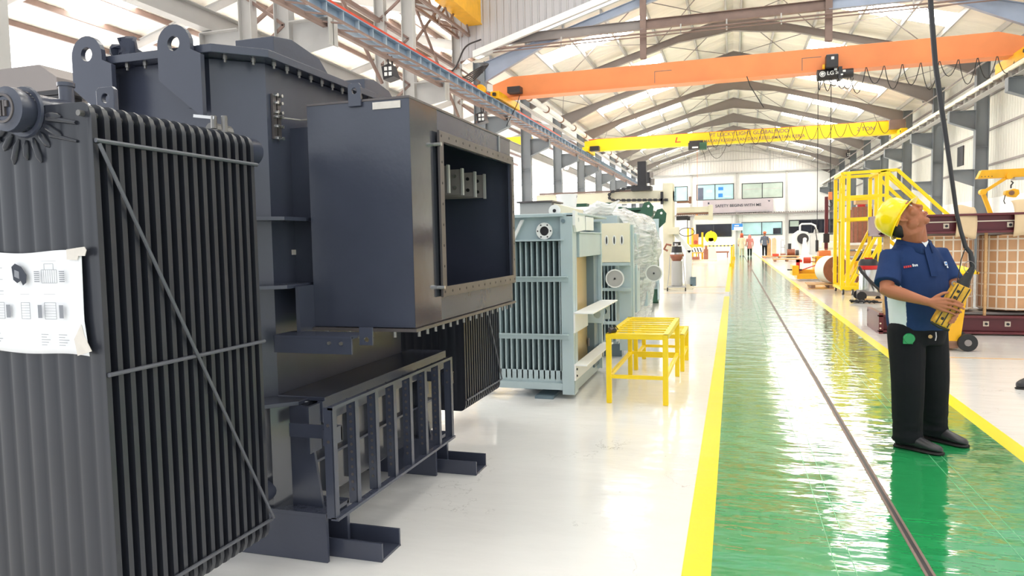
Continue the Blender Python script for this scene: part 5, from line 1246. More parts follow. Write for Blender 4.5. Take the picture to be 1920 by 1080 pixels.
# paper roll on pallet
t = thing('pallet', 'low wooden pallet under the large paper roll', 'pallet', (2.4, 21, 0))
for x in (2.0, 2.45, 2.9): MB().box(x, x + .1, 20.55, 21.6, .02, .11).build('bearer', 'woodd', t)
for i in range(6): MB().box(1.93, 3.05, 20.55 + i * .18, 20.67 + i * .18, .11, .13).build('deck_board', 'wood', t)
MB().box(1.93, 3.05, 20.55, 20.65, .0, .02).build('bottom_board', 'wood', t)
Rl = thing('paper_roll', 'large roll of paper strip with white wrap and brown end, lying on a pallet', 'roll', (2.6, 21, .13))
ax = Vector((-.40, .92, 0)).normalized()
def ringed(c, r0, r1, w, m, name, parent, n=36):
    a = Vector((ax.y, -ax.x, 0)); u = Vector((0, 0, 1)); vs = []
    for off, r in ((0, r0), (0, r1), (w, r1), (w, r0)):
        for i in range(n): th = 2 * pi * i / n; vs.append(c + ax * off + a * cos(th) * r + u * sin(th) * r)
    fs = [(j * n + i, j * n + (i + 1) % n, ((j + 1) % 4) * n + (i + 1) % n, ((j + 1) % 4) * n + i) for j in range(4) for i in range(n)]
    return MB().add(vs, fs).build(name, m, parent, smooth=True)
c0 = Vector((2.64, 20.75, .51))
wr = ringed(c0 + ax * .02, .355, .37, .42, 'white', 'white_wrap', Rl); ringed(c0, .12, .36, .42, 'brown', 'wound_strip', Rl)
for r in (.17, .23, .31): ringed(c0 - ax * .004, r, r + .012, .01, 'woodd', 'end_ring', Rl)
ringed(c0 - ax * .01, .10, .13, .44, 'wood', 'core_tube', Rl)
# yellow winding machine with red parts
Ym = thing('winding_machine', 'low yellow machine bed with red fittings beyond the paper roll', 'machine', (2.4, 25, 0))
MB().box(1.95, 3.3, 24.4, 25.6, .06, .24).build('bed', 'yellow_m', Ym, bevel=.01); MB().box(1.87, 3.2, 24.5, 25.5, .24, .36).build('slide', 'yellow_m', Ym, bevel=.01)
MB().box(1.80, 2.0, 24.3, 25.2, .18, .5).build('end_block', 'yellow_m', Ym, bevel=.02); MB().box(2.5, 3.1, 24.6, 25.4, .3, .78).build('housing', 'yellow_m', Ym, bevel=.02)
MB().box(2.62, 2.98, 24.7, 25.2, .78, .92).cyl((2.8, 24.9, .9), (2.8, 24.9, .96), .2, 14).build('cap', 'orange', Ym, bevel=.01)
MB().box(1.93, 2.03, 24.4, 24.6, .30, .68).box(1.93, 2.1, 24.4, 24.6, .6, .68).build('red_bracket', 'red', Ym); MB().cyl((2.15, 24.5, .66), (2.36, 24.5, .66), .1, 14).build('red_motor', 'redorange', Ym)
MB().box(1.66, 2.1, 24.38, 24.5, .34, .38).build('lever', 'blackm', Ym); MB().tube([(2.36, 24.5, .62), (2.5, 24.5, .6), (2.52, 24.5, .72), (2.4, 24.5, .74)], .02, 6).build('crank', 'brown', Ym)
MB().bar((2.0, 24.4, .32), (2.5, 24.4, .5), .03, .03).build('red_bar', 'red', Ym)
t = thing('floor_post', 'dark brown upright bar standing on the yellow machine, beside the hook', 'bar', (2.95, 25.5, 0))
MB().box(2.89, 3.0, 25.62, 25.72, 1.0, 2.72).build('bar', 'maroon', t, bevel=.01)
MB().box(2.86, 3.04, 25.6, 25.75, 1.2, 1.5).build('sleeve', 'blackm', t); MB().cyl((2.95, 25.67, 0), (2.95, 25.67, 1.0), .05, 10).build('foot', 'brown', t)
# copper coil column behind the platform
t = thing('coil_column', 'tall brown copper coil on a pallet behind the rolling platform', 'coil', (3.7, 24, 0))
mb = MB().lathe([(0, 1.2), (.33, 1.2), (.33, 2.28), (0, 2.28)], (3.72, 24, 0), 28)
mb.build('winding', 'brown', t, smooth=True)
for i in range(16):
    a = 2 * pi * i / 16; MB().box(3.72 + .33 * cos(a) - .012, 3.72 + .33 * cos(a) + .012, 24 + .33 * sin(a) - .012, 24 + .33 * sin(a) + .012, 1.2, 2.28).build('spacer_strip', 'woodd', t)
MB().box(3.55, 3.9, 23.8, 24.2, 2.36, 2.56).build('top_block', 'wood', t); MB().cyl((3.72, 23.9, 2.28), (3.72, 23.9, 2.36), .12, 12).build('red_cap', 'red', t)
MB().tube([(3.42, 23.8, 2.2), (3.42, 23.8, 2.5), (3.5, 23.8, 2.56), (3.95, 23.8, 2.56), (4.02, 23.8, 2.5), (4.02, 23.8, 2.2)], .02, 6).build('lifting_bow', 'steel_l', t)
for i, z in enumerate((.12, .35, .58, .8, 1.0)): MB().box(3.35 - .04 * (i % 2), 4.3, 23.5, 24.5, z, z + .14).build('board_stack', 'wood' if i % 2 else 'cardboard', t, bevel=.005)
for x in (3.45, 4.1): MB().box(x, x + .1, 23.6, 24.4, 0, .12).build('bearer', 'woodd', t)
MB().box(3.3, 4.4, 23.4, 23.45, 1.13, 1.2).build('shelf_board', 'white', t)
Yb = thing('winding_machine', 'yellow machine with dark cover seen through the rolling platform', 'machine', (3.7, 21.5, 0))
MB().box(3.15, 4.4, 21.3, 22.2, .3, .72).build('body', 'yellow_m', Yb, bevel=.02); MB().prism([(3.2, .72), (3.9, .72), (3.75, .98), (3.35, .95)], 'y', 21.4, 22.1).build('dark_cover', 'blackm', Yb); MB().box(3.2, 4.3, 21.3, 22.2, 0, .3).build('base', 'brown', Yb)
t = thing('sack_stack', 'stack of cream bundles behind the yellow machine', 'bundles', (3.3, 30, 0))
for i in range(4): MB().box(3.25, 4.1, 29.7, 30.5, .05 + i * .3, .31 + i * .3).build('bundle', 'cream', t, bevel=.05)
MB().box(3.2, 4.15, 29.65, 30.55, 0, .05).build('base_board', 'woodd', t)

# ------------------------------------------------------------------ far end
def person(name, x, y, h, label, top, low, hat, scarf=None, lean=0, bag=None):
    t = thing(name, label, 'person', (x, y, 0), 'people at the far end of the hall')
    s = h / 1.7
    body = MB()
    for sx in (-1, 1):
        body.tube([(x + sx * .10 * s, y + sx * .12, .03), (x + sx * .10 * s, y + sx * .1, .45 * s), (x + sx * .09 * s, y, .85 * s)], [.045 * s, .055 * s, .085 * s], 8)
        body.tube([(x + sx * .20 * s, y, 1.38 * s), (x + sx * .26 * s, y + .02, 1.1 * s), (x + sx * .24 * s, y - .08, .85 * s), (x + sx * .23 * s, y - .1, .77 * s)], [.05 * s, .042 * s, .034 * s, .03 * s], 8)
    body.tube([(x, y, .82 * s), (x, y, 1.1 * s), (x, y, 1.38 * s), (x, y, 1.46 * s), (x, y, 1.50 * s)], [.14 * s, .13 * s, .16 * s, .07 * s, .05 * s], 12)
    body.sphere((x, y, 1.60 * s), .1 * s, 12, 10, (.85, .95, 1.1))
    me = modmesh(body, [('REMESH', dict(mode='VOXEL', voxel_size=.02)), ('SMOOTH', dict(factor=.5, iterations=3))], 'body'); me.materials.append(M['skin'])
    link('body', me, t, smooth=True)
    cl = MB().tube([(x, y, .78 * s), (x, y, 1.1 * s), (x, y, 1.38 * s), (x, y, 1.46 * s)], [.17 * s, .15 * s, .18 * s, .08 * s], 12)
    for sx in (-1, 1): cl.tube([(x + sx * .18 * s, y, 1.41 * s), (x + sx * .26 * s, y + .02, 1.1 * s), (x + sx * .245 * s, y - .06, .92 * s)], [.07 * s, .06 * s, .05 * s], 8)
    if scarf: cl.tube([(x, y, .62 * s), (x, y, .85 * s)], [.2 * s, .17 * s], 12)
    me = modmesh(cl, [('REMESH', dict(mode='VOXEL', voxel_size=.022)), ('SMOOTH', dict(factor=.5, iterations=3))], 'top'); me.materials.append(M[top]); link('top', me, t, smooth=True)
    tr = MB()
    for sx in (-1, 1): tr.tube([(x + sx * .10 * s, y + sx * .12, .08), (x + sx * .10 * s, y + sx * .1, .45 * s), (x + sx * .085 * s, y, .86 * s)], [.065 * s, .075 * s, .1 * s], 10)
    me = modmesh(tr, [('REMESH', dict(mode='VOXEL', voxel_size=.022))], 'trousers'); me.materials.append(M[low]); link('trousers', me, t, smooth=True)
    for sx in (-1, 1): MB().sphere((x + sx * .1 * s, y + sx * .12 - .05, .045), .06, 10, 6, (.8, 1.9, .75)).build('shoe', 'shoe', t, smooth=True)
    if scarf:
        MB().tube([(x, y + .02, 1.25 * s), (x, y + .02, 1.45 * s), (x, y, 1.62 * s), (x, y, 1.72 * s)], [.15 * s, .13 * s, .115 * s, .05 * s], 12).build('headscarf', scarf, t, smooth=True)
    else:
        MB().sphere((x, y, 1.63 * s), .103 * s, 12, 8, (.9, 1, .95)).build('hair', 'hair', t, smooth=True)
    if hat: MB().lathe([(.145 * s, 1.64 * s), (.12 * s, 1.66 * s), (.115 * s, 1.72 * s), (.07 * s, 1.77 * s), (0, 1.785 * s)], (x, y, 0), 16).build('helmet', hat, t, smooth=True)
    return t
person('person', .60, 56.0, 1.68, 'person in orange helmet, red headscarf and beige top walking away, leftmost of the far three', 'beige', 'beige', 'orangehat', 'brickred')
person('person', 1.17, 56.2, 1.62, 'person in pink headscarf and pink top with dark trousers, middle of the far three', 'pink', 'trouser', None, 'pink')
person('person', 2.22, 56.0, 1.78, 'person in orange helmet and blue-grey work jacket, rightmost of the far three', 'greycloth', 'trouser', 'orangehat')

t = thing('barrier', 'yellow barrier posts with striped rail along the left edge of the green lane', 'barrier', (-.1, 36.7, 0))
for x, y in ((-.08, 36.8), (.02, 50.0), (-2.4, 50.0), (-1.3, 36.9)):
    if y == 36.9: continue
    MB().cyl((x, y, 0), (x, y, .98), .05, 10).build('post', 'yellow_m', t, smooth=True); MB().box(x - .1, x + .1, y - .1, y + .1, 0, .16).build('post_base', 'yellow_m', t)
MB().bar((-.08, 36.8, .95), (.02, 50, .9), .04).bar((-2.4, 50, .9), (.02, 50, .9), .06).build('rail', 'yellow', t)
for k in range(10): MB().box(-2.3 + k * .24, -2.2 + k * .24, 49.95, 49.96, .86, .94).build('stripe', 'blackm', t)
t = thing('stacker', 'orange-yellow lifting mast with black striped board, at the far left', 'stacker', (-2.3, 46, 0))
for x in (-2.72, -2.45, -1.85): MB().box(x - .06, x + .06, 46, 46.15, .05, 2.1 if x < -2 else 1.8).build('mast', 'yellow_m', t)
MB().box(-2.78, -1.8, 45.95, 46.1, .9, 1.05).box(-2.78, -1.8, 45.95, 46.1, .5, .56).build('cross_frame', 'yellow_m', t)
sb = MB().box(-2.7, -1.82, 45.92, 45.95, .56, .86).build('striped_board', 'white', t)
for k in range(5): MB().prism([(-2.62 + k * .17, .58), (-2.56 + k * .17, .58), (-2.64 + k * .17, .84), (-2.7 + k * .17, .84)], 'y', 45.905, 45.92).build('stripe', 'blackm', sb)
MB().box(-2.4, -2.1, 46.0, 46.4, 1.05, 1.7).build('motor_box', 'orange', t); MB().cyl((-2.25, 45.95, 1.2), (-2.25, 46.0, 1.2), .12, 14).build('motor_cap', 'brickred', t)
MB().box(-2.75, -1.0, 45.6, 46.5, 0, .12).build('base', 'cream', t); MB().box(-2.7, -2.0, 45.5, 45.6, .12, .3).build('tray', 'brown', t)
MB().box(-1.75, -1.5, 45.7, 46.1, .12, .75).cyl((-1.62, 45.8, .75), (-1.62, 45.8, .95), .08, 10).build('drive_unit', 'brown', t)
t = thing('cable_reel', 'yellow disc on a white pedestal, right of the orange-yellow mast', 'reel', (-1.5, 52, 0))
MB().lathe([(0, 0), (.42, 0), (.42, -.15), (.3, -.2), (0, -.2)], (-1.5, 52, 1.5), 24, 'y').build('disc', 'yellow', t, smooth=True)
MB().hexa([(-1.85, 51.8, 0), (-1.1, 51.8, 0), (-1.1, 52.4, 0), (-1.85, 52.4, 0), (-1.65, 51.8, 1.45), (-1.35, 51.8, 1.45), (-1.35, 52.3, 1.45), (-1.65, 52.3, 1.45)]).build('pedestal', 'cream', t)
MB().cyl((-1.5, 51.75, 1.9), (-1.5, 51.85, 1.9), .06, 8).build('knob', 'yellow', t)
t = thing('roller_table', 'long low table with dark rollers behind the striped rail', 'table', (-1.2, 54.5, 0))
MB().box(-2.6, -.3, 54.2, 54.8, .35, .45).build('frame', 'brown', t)
for x in (-2.5, -1.4, -.45): MB().box(x, x + .08, 54.3, 54.4, 0, .35).build('leg', 'brown', t)
for i, (x, y, w, m, lab) in enumerate(((2.35, 56.6, .35, 'wood', 'tan upright board standing next to the far man'), (2.85, 58.5, .32, 'cardboard', 'tan upright board, the one farther right'))):
    b = MB().prism([(x, 0), (x + w, 0), (x + w, 1.2), (x + w * .7, 1.38), (x, 1.3)], 'y', y, y + .08).build('upright_board', m); tag(b, lab, 'board')
t = thing('hand_truck', 'thin dark hand truck standing by the end wall', 'hand truck', (3.7, 60, 0))
MB().tube([(3.6, 60, .1), (3.6, 60, 1.1), (3.65, 60, 1.2), (3.78, 60, 1.15)], .02, 6).tube([(3.9, 60, .1), (3.88, 60, .8)], .02, 6).bar((3.6, 60, .6), (3.9, 60, .6), .03).build('frame', 'steel_d', t); MB().box(3.55, 3.95, 59.8, 60.1, 0, .1).build('foot', 'brown', t)
t = thing('pallet', 'long low pallet on the floor at the far right', 'pallet', (3, 44, 0)); MB().box(2.2, 3.7, 43.6, 44.4, .1, .16).build('deck', 'wood', t)
for x in (2.25, 2.9, 3.5): MB().box(x, x + .12, 43.6, 44.4, 0, .1).build('bearer', 'woodd', t)
t = thing('pallet', 'orange-edged low platform on the floor in front of the end wall', 'pallet', (3, 52, 0)); MB().box(1.9, 4.3, 51.6, 53, .06, .12).build('deck', 'wood', t)
for x in (2.0, 3.0, 4.1): MB().box(x, x + .12, 51.6, 53, 0, .06).build('bearer', 'orange', t)
MB().box(2.55, 2.95, 51.4, 51.9, .12, .28).build('orange_crate', 'redorange', t)
t = thing('pump_set', 'brown motor and pump on the floor by the end wall', 'pump', (3.9, 52.8, 0))
MB().cyl((3.6, 53.2, .35), (4.1, 53.2, .35), .22, 12).box(3.55, 4.3, 53, 53.5, 0, .15).build('motor', 'brown', t); MB().cyl((4.15, 53.2, .25), (4.35, 53.2, .25), .25, 12).cyl((3.75, 53.2, .55), (3.75, 53.2, .95), .12, 10).build('pump', 'blackm', t)
t = thing('lathe', 'white machine with a dark round chuck in front of the end wall', 'machine', (5.3, 60, 0))
MB().prism([(4.5, 0), (5.6, 0), (5.6, 1.75), (4.9, 1.9), (4.5, 1.6)], 'y', 60, 61).build('body', 'white', t, bevel=.03)
MB().lathe([(0, 0), (.42, 0), (.42, -.2), (0, -.2)], (5.2, 60, 1.25), 22, 'y').build('chuck', 'blackm', t); MB().hexa([(5.05, 59.5, 0), (5.6, 59.5, 0), (5.6, 59.8, 0), (5.05, 59.8, 0), (5.2, 59.5, 1.2), (5.4, 59.5, 1.2), (5.4, 59.8, 1.2), (5.2, 59.8, 1.2)]).build('tail_stock', 'white', t)
MB().cyl((5.3, 59.4, 1.2), (5.3, 59.5, 1.2), .14, 14).build('centre', 'white', t)
MB().tube([(5.0, 60.2, 1.9), (5.0, 60.1, 2.3), (5.1, 60, 2.4), (5.8, 60, 2.4), (6.1, 60, 2.25), (6.15, 60, 1.95)], .07, 8).build('lamp_arm', 'white', t, smooth=True); MB().cyl((6.15, 60, 1.65), (6.15, 60, 1.95), .2, 12, .12).build('lamp_head', 'steel_l', t)
t = thing('cabinet', 'white low cabinet against the end wall at the right', 'cabinet', (6.2, 61, 0))
MB().box(5.8, 6.7, 60.6, 61.4, 0, 1.55).build('body', 'white', t, bevel=.01); MB().box(6.24, 6.26, 60.59, 60.6, .1, 1.45).build('door_gap', 'steel_d', t)
t = MB().box(6.95, 8.2, 61, 62, 0, 1.5).build('crate', 'cream', bevel=.02); tag(t, 'cream covered crate in the far right corner', 'crate')

# boot at the right edge
t = thing('shoe', 'black leather shoe at the right edge of the picture', 'shoe', (2.62, 7.5, 0))
ax_ = Matrix.Translation((2.60, 7.48, 0)) @ Matrix.Rotation(radians(200), 4, 'Z')
rings = []
for u, w, h, zc in ((-.16, .02, .03, .05), (-.15, .035, .07, .06), (-.08, .042, .11, .07), (-.02, .045, .12, .075), (.05, .05, .075, .055), (.11, .048, .055, .045), (.145, .03, .04, .038), (.155, .008, .02, .035)):
    rings.append([Vector((u, w * cos(a), max(.014, zc + h * .75 * sin(a)))) for a in [2 * pi * i / 16 for i in range(16)]])
MB().loft(rings).xf(ax_).build('upper', 'shoe', t, smooth=True)
MB().loft([[Vector((u, w * cos(a), .009 + .009 * sin(a))) for a in [2 * pi * i / 12 for i in range(12)]] for u, w in ((-.17, .01), (-.165, .04), (-.05, .042), (.06, .052), (.13, .045), (.162, .02), (.166, .005))]).xf(ax_).build('sole', 'shoesole', t, smooth=True)
MB().tube([(-.07, 0, .14), (-.07, 0, .30)], [.055, .06], 12).xf(ax_).build('trouser_cuff', 'trouser', t, smooth=True)
# ------------------------------------------------------------------ the man with the pendant
MAN = thing('person', 'man in yellow hard hat and navy polo shirt looking up, holding a crane pendant', 'person', (1.18, 5.28, 0))
Fh = Vector((.606, -.283, .743)).normalized(); Lh = Vector((.423, .906, 0)).normalized(); Uh = Fh.cross(Lh).normalized()
HC = Vector((1.070, 5.20, 1.522)); HS = 1.09
def hp(f, l, u): return HC + (Fh * f + Lh * l + Uh * u) * HS
HR = Matrix((Fh, Lh, Uh)).transposed()
def hell(mb, c, r, nu=20, nv=14): mb.sphere(hp(*c), 1, nu, nv, [q * HS for q in r], HR); return mb
body = MB()
hell(body, (-.012, 0, .030), (.096, .077, .092)); hell(body, (.030, 0, -.010), (.062, .066, .075))
hell(body, (.032, 0, -.060), (.052, .053, .045)); hell(body, (.062, 0, -.092), (.022, .026, .020))
hell(body, (.068, 0, -.052), (.026, .030, .026))
for s_ in (-1, 1):
    hell(body, (.058, s_ * .042, -.016), (.030, .026, .026)); hell(body, (.072, s_ * .030, .046), (.018, .028, .010))
    hell(body, (.092, s_ * .010, -.026), (.012, .011, .009)); hell(body, (.066, s_ * .033, .020), (.018, .020, .016))
    hell(body, (.010, s_ * .050, -.060), (.035, .016, .028))
    # ear: rim and bowl
    body.tube([hp(.010, s_ * .078, -.030), hp(-.006, s_ * .088, -.014), hp(-.012, s_ * .093, .008), hp(-.002, s_ * .091, .022), hp(.012, s_ * .082, .014)], [.007, .007, .007, .007, .005], 8)
    hell(body, (.002, s_ * .079, -.004), (.014, .007, .024)); hell(body, (.009, s_ * .081, -.028), (.009, .007, .010))
body.tube([hp(.084, 0, .034), hp(.096, 0, .008), hp(.108, 0, -.016), hp(.102, 0, -.026)], [.009, .010, .013, .010], 10)
body.tube([hp(.088, -.020, -.056), hp(.097, 0, -.052), hp(.088, .020, -.056)], [.005, .008, .005], 8).tube([hp(.084, -.017, -.068), hp(.093, 0, -.066), hp(.084, .017, -.068)], [.005, .009, .005], 8)
NB = Vector((1.135, 5.255, 1.33))
body.tube([hp(-.03, 0, -.02), hp(-.02, 0, -.075), NB + Vector((-.005, 0, .03)), NB, NB - Vector((0, 0, .06))], [.066, .070, .072, .080, .12], 20)
body.tube([hp(.02, 0, -.07), NB + Vector((.03, -.035, .03))], [.045, .045], 14)
Fc = Vector((.47, -.883, 0)); Lc = Vector((.883, .47, 0))
def ring(c, w, d, z, n=32, k=0., fold=0):
    out = []
    for i in range(n):
        t = 2 * pi * i / n
        p = Vector(c) + Lc * (w * abs(cos(t)) ** .9 * (1 if cos(t) > 0 else -1)) + Fc * (d * abs(sin(t)) ** .9 * (1 if sin(t) > 0 else -1)); p.z = z
        out.append(p)
    return out
TC = [(.80, .185, .150, 1.165, 5.255), (.88, .192, .166, 1.165, 5.25), (.98, .196, .170, 1.163, 5.245), (1.08, .196, .158, 1.155, 5.245), (1.18, .196, .145, 1.145, 5.25), (1.25, .190, .126, 1.14, 5.253), (1.31, .158, .106, 1.137, 5.257), (1.362, .104, .090, 1.135, 5.257)]
body.loft([ring((x, y, 0), w * .86, d * .86, z) for z, w, d, x, y in TC])
SR, ER, WR_ = Vector((.978, 5.165, 1.262)), Vector((.935, 5.035, 1.068)), Vector((1.145, 4.905, 1.002))
SL, EL, WL = Vector((1.302, 5.338, 1.262)), Vector((1.378, 5.235, 1.06)), Vector((1.318, 5.025, .965))
for a, b, c in ((SR, ER, WR_), (SL, EL, WL)):
    body.tube([a, a.lerp(b, .35), a.lerp(b, .8), b, b.lerp(c, .12), b.lerp(c, .35), b.lerp(c, .8), c], [.056, .052, .044, .043, .045, .043, .030, .026], 16)
def finger(pts, r0): body.tube(pts, [r0 * (1 - .09 * i) for i in range(len(pts))], 10); body.sphere(pts[-1], r0 * (1 - .09 * (len(pts) - 1)), 10, 8)
# right hand: palm laid on the front of the pendant, fingers over its right edge
K_ = [Vector((1.232, 4.893, 1.022)), Vector((1.236, 4.889, .998)), Vector((1.232, 4.890, .974)), Vector((1.222, 4.893, .952))]
for k in K_: body.tube([WR_, WR_.lerp(k, .5) + Vector((0, -.004, 0)), k], [.024, .018, .0125], 12)
finger([K_[0], Vector((1.272, 4.884, 1.016)), Vector((1.308, 4.888, .999)), Vector((1.330, 4.905, .986))], .0100)
finger([K_[1], Vector((1.278, 4.881, .990)), Vector((1.314, 4.885, .975)), Vector((1.334, 4.904, .962))], .0102)
finger([K_[2], Vector((1.270, 4.882, .966)), Vector((1.303, 4.886, .952)), Vector((1.320, 4.903, .942))], .0098)
finger([K_[3], Vector((1.252, 4.884, .944)), Vector((1.278, 4.887, .932)), Vector((1.294, 4.900, .924))], .0088)
finger([WR_ + Vector((.015, .0, .012)), Vector((1.190, 4.900, 1.040)), Vector((1.222, 4.898, 1.058)), Vector((1.247, 4.902, 1.062))], .0118)
# left hand: under and behind the pendant, fingers closing round its lower edge
PL = Vector((1.298, 4.985, .925))
body.tube([WL, WL.lerp(PL, .6), PL], [.026, .032, .030], 14)
for i, (dz, l_) in enumerate(((.024, 1), (.004, 1.05), (-.015, 1), (-.031, .85))):
    b0 = PL + Vector((.012 - .006 * i, -.012, dz)); q = Vector((-.009 * i, 0, dz))
    finger([b0, Vector((1.322, 4.955, .918)) + q, Vector((1.312, 4.918, .910)) + q, Vector((1.283, 4.902, .906)) + q], .0095)
finger([WL + Vector((-.02, -.02, -.01)), Vector((1.262, 4.985, .915)), Vector((1.232, 4.965, .885)), Vector((1.222, 4.935, .868))], .0115)
HipR, KnR, AnR = Vector((1.085, 5.205, .80)), Vector((1.095, 5.175, .45)), Vector((1.10, 5.20, .09))
HipL, KnL, AnL = Vector((1.245, 5.30, .80)), Vector((1.285, 5.355, .45)), Vector((1.315, 5.445, .09))
for h, k, a in ((HipR, KnR, AnR), (HipL, KnL, AnL)): body.tube([h, h.lerp(k, .5), k, k.lerp(a, .35), a, a - Vector((0, 0, .05))], [.085, .07, .052, .05, .036, .036], 14)
me = modmesh(body, [('REMESH', dict(mode='VOXEL', voxel_size=.0042)), ('SMOOTH', dict(factor=.5, iterations=4))], 'body'); me.materials.append(M['skin'])
link('body', me, MAN, smooth=True)
for s_ in (-1, 1):
    e = MB().sphere(hp(.0745, s_ * .032, .0235), .0135, 14, 10).build('eye', 'eye', MAN, smooth=True)
    MB().sphere(hp(.0835, s_ * .032, .029), .0062, 10, 8).build('iris', 'hair', e, smooth=True)
    MB().tube([hp(.088, s_ * .014, .044), hp(.088, s_ * .030, .052), hp(.074, s_ * .050, .046)], [.003, .0045, .002], 6).build('eyebrow', 'hair', MAN)
    MB().tube([hp(.084, s_ * .019, .030), hp(.0865, s_ * .032, .037), hp(.078, s_ * .045, .029)], [.002, .004, .002], 6).build('eyelid', 'skin', MAN, smooth=True)
MB().tube([hp(.089, -.021, -.060), hp(.0985, -.008, -.058), hp(.1005, 0, -.0595), hp(.0985, .008, -.058), hp(.089, .021, -.060)], [.002, .0045, .005, .0045, .002], 8).tube([hp(.087, -.017, -.066), hp(.0965, 0, -.068), hp(.087, .017, -.066)], [.002, .006, .002], 8).build('lips', 'lip', MAN, smooth=True)
mb = MB(); hell(mb, (-.062, 0, .006), (.060, .074, .088))
for s_ in (-1, 1): hell(mb, (.010, s_ * .069, .036), (.012, .009, .020))
me = modmesh(mb, [('REMESH', dict(mode='VOXEL', voxel_size=.006)), ('SMOOTH', dict(factor=.5, iterations=2))], 'hair'); me.materials.append(M['hair']); link('hair', me, MAN, smooth=True)
# helmet, tipped back with the head
ta = radians(17); Fk = (Fh * cos(ta) + Uh * sin(ta)).normalized(); Uk = (Uh * cos(ta) - Fh * sin(ta)).normalized()
HK = hp(-.020, 0, .020)
def kp(f, l, u): return HK + (Fk * f + Lh * l + Uk * u) * .99
def rr(t): return (.128 * cos(t), .112 * sin(t))
n = 40; rings = []
for s_, h in ((1.0, -.012), (1.0, .02), (.985, .05), (.93, .082), (.80, .110), (.58, .130), (.30, .140), (.02, .143)):
    rings.append([kp(rr(t)[0] * s_, rr(t)[1] * s_, h + (.006 if abs(sin(t)) < .22 and .2 < s_ < .95 else 0)) for t in [2 * pi * i / n for i in range(n)]])
hm = MB().loft(rings, cap=False); me = hm.mesh('helmet'); me.materials.append(M['helmet'])
o = link('helmet', me, MAN, smooth=True); o.modifiers.new('s', 'SOLIDIFY').thickness = .004
rings = []
for e, h in ((0, -.010), (.010, -.014), (.014, -.018), (.012, -.022), (0, -.018)):
    rings.append([kp(rr(t)[0] + e * cos(t) + (max(0, cos(t)) ** 3) * .034 * (e / .014), rr(t)[1] + e * sin(t), h - .010 * max(0, cos(t)) ** 3 * (e / .014)) for t in [2 * pi * i / n for i in range(n)]])
MB().loft(rings, cap=False).build('helmet_brim', 'helmet', o, smooth=True)
MB().tube([kp(.04, -.104, -.01), kp(.01, -.108, -.02), kp(-.04, -.106, -.025)], .006, 6).build('helmet_slot', 'yellow_m', o)

# polo shirt: torso and sleeves as one cloth
sh = MB().loft([ring((x, y, 0), w, d, z) for z, w, d, x, y in TC])
for a, b, ta_, r1 in ((SR, ER, .80, .080), (SL, EL, .76, .072)):
    d_ = (b - a).normalized(); e = a.lerp(b, ta_)
    sh.tube([a + (Vector((1.14, 5.25, 1.26)) - a) * .35, a + Vector((0, 0, .004)), a.lerp(b, .3), e], [.072, .072, .070, r1], 20)
me = modmesh(sh, [('REMESH', dict(mode='VOXEL', voxel_size=.0068)), ('SMOOTH', dict(factor=.5, iterations=5))], 'polo_shirt')
me.materials.append(M['shirt']); me.materials.append(M['shirtw'])
for v in me.vertices:
    p = v.co; q = Vector((p.x * 6, p.y * 6, p.z * 4.2)); k = noise.noise(q) + .5 * noise.noise(q * 2.3)
    rel = Vector((p.x - 1.155, p.y - 5.25, 0)); rel = rel.normalized() if rel.length > .01 else Vector()
    arm = p.x < .985 and p.z > 1.05
    v.co = p + v.normal * (.007 * k) * (1.2 if p.z < 1.1 else .8)
for pl in me.polygons:
    c = pl.center; rel = Vector((c.x - 1.16, c.y - 5.25, 0)); f_ = rel.dot(Fc) / .155; r_ = -rel.dot(Lc) / .19
    for sgn in (1, -1):
        ph = math.degrees(atan2(r_ * sgn, f_)); half = 25 if c.z < 1.0 else 25 - (c.z - 1.0) / .17 * 19
        onarm = (c - SR).length < .28 and (c - SR.lerp(ER, max(0, min(.85, (c - SR).dot((ER - SR)) / (ER - SR).length_squared)))).length < .095 and c.z > 1.06 and c.x < .985
        if c.z < 1.165 and abs(ph - 79) < half and not onarm: pl.material_index = 1
shirt = link('polo_shirt', me, MAN, smooth=True); 
# collar, placket, undershirt, badges
def torso_pt(a, z, off=.004):
    """point on the shirt at angle a from the front (positive towards his right)"""
    for (z0, w0, d0, x0, y0), (z1, w1, d1, x1, y1) in zip(TC, TC[1:]):
        if z0 <= z <= z1:
            t = (z - z0) / (z1 - z0); w, d, x, y = w0 + (w1 - w0) * t, d0 + (d1 - d0) * t, x0 + (x1 - x0) * t, y0 + (y1 - y0) * t
    a = radians(a); ca, sa = cos(a), sin(a)
    return Vector((x, y, z)) + Fc * ((d + off) * abs(ca) ** .9 * (1 if ca > 0 else -1)) - Lc * ((w + off) * abs(sa) ** .9 * (1 if sa > 0 else -1))
mb = MB()
for sgn in (-1, 1):
    vs = []; 
    for i in range(13):
        a = sgn * (15 + i * 12.8) - 6; ar = radians(a)
        top = Vector((1.135, 5.255, 1.385)) + Fc * .086 * cos(ar) - Lc * .088 * sin(ar) - Vector((0, 0, .030 * max(0, cos(ar))))
        dr = .045 + .02 * max(0, cos(ar)) ** 3
        out = top + (Fc * cos(ar) - Lc * sin(ar)) * .034 - Vector((0, 0, dr))
        mid = top + (Fc * cos(ar) - Lc * sin(ar)) * .014 + Vector((0, 0, .003))
        vs += [top, mid, out]
    mb.add(vs, [(3 * i + j, 3 * i + j + 1, 3 * i + j + 4, 3 * i + j + 3) for i in range(12) for j in range(2)])
o = mb.build('collar', 'shirt', shirt, smooth=True); o.modifiers.new('s', 'SOLIDIFY').thickness = .004
c0_ = Vector((1.135, 5.255, 0)) + Fc * .100; q0 = Vector((1.135, 5.255, 0)) + Fc * .088
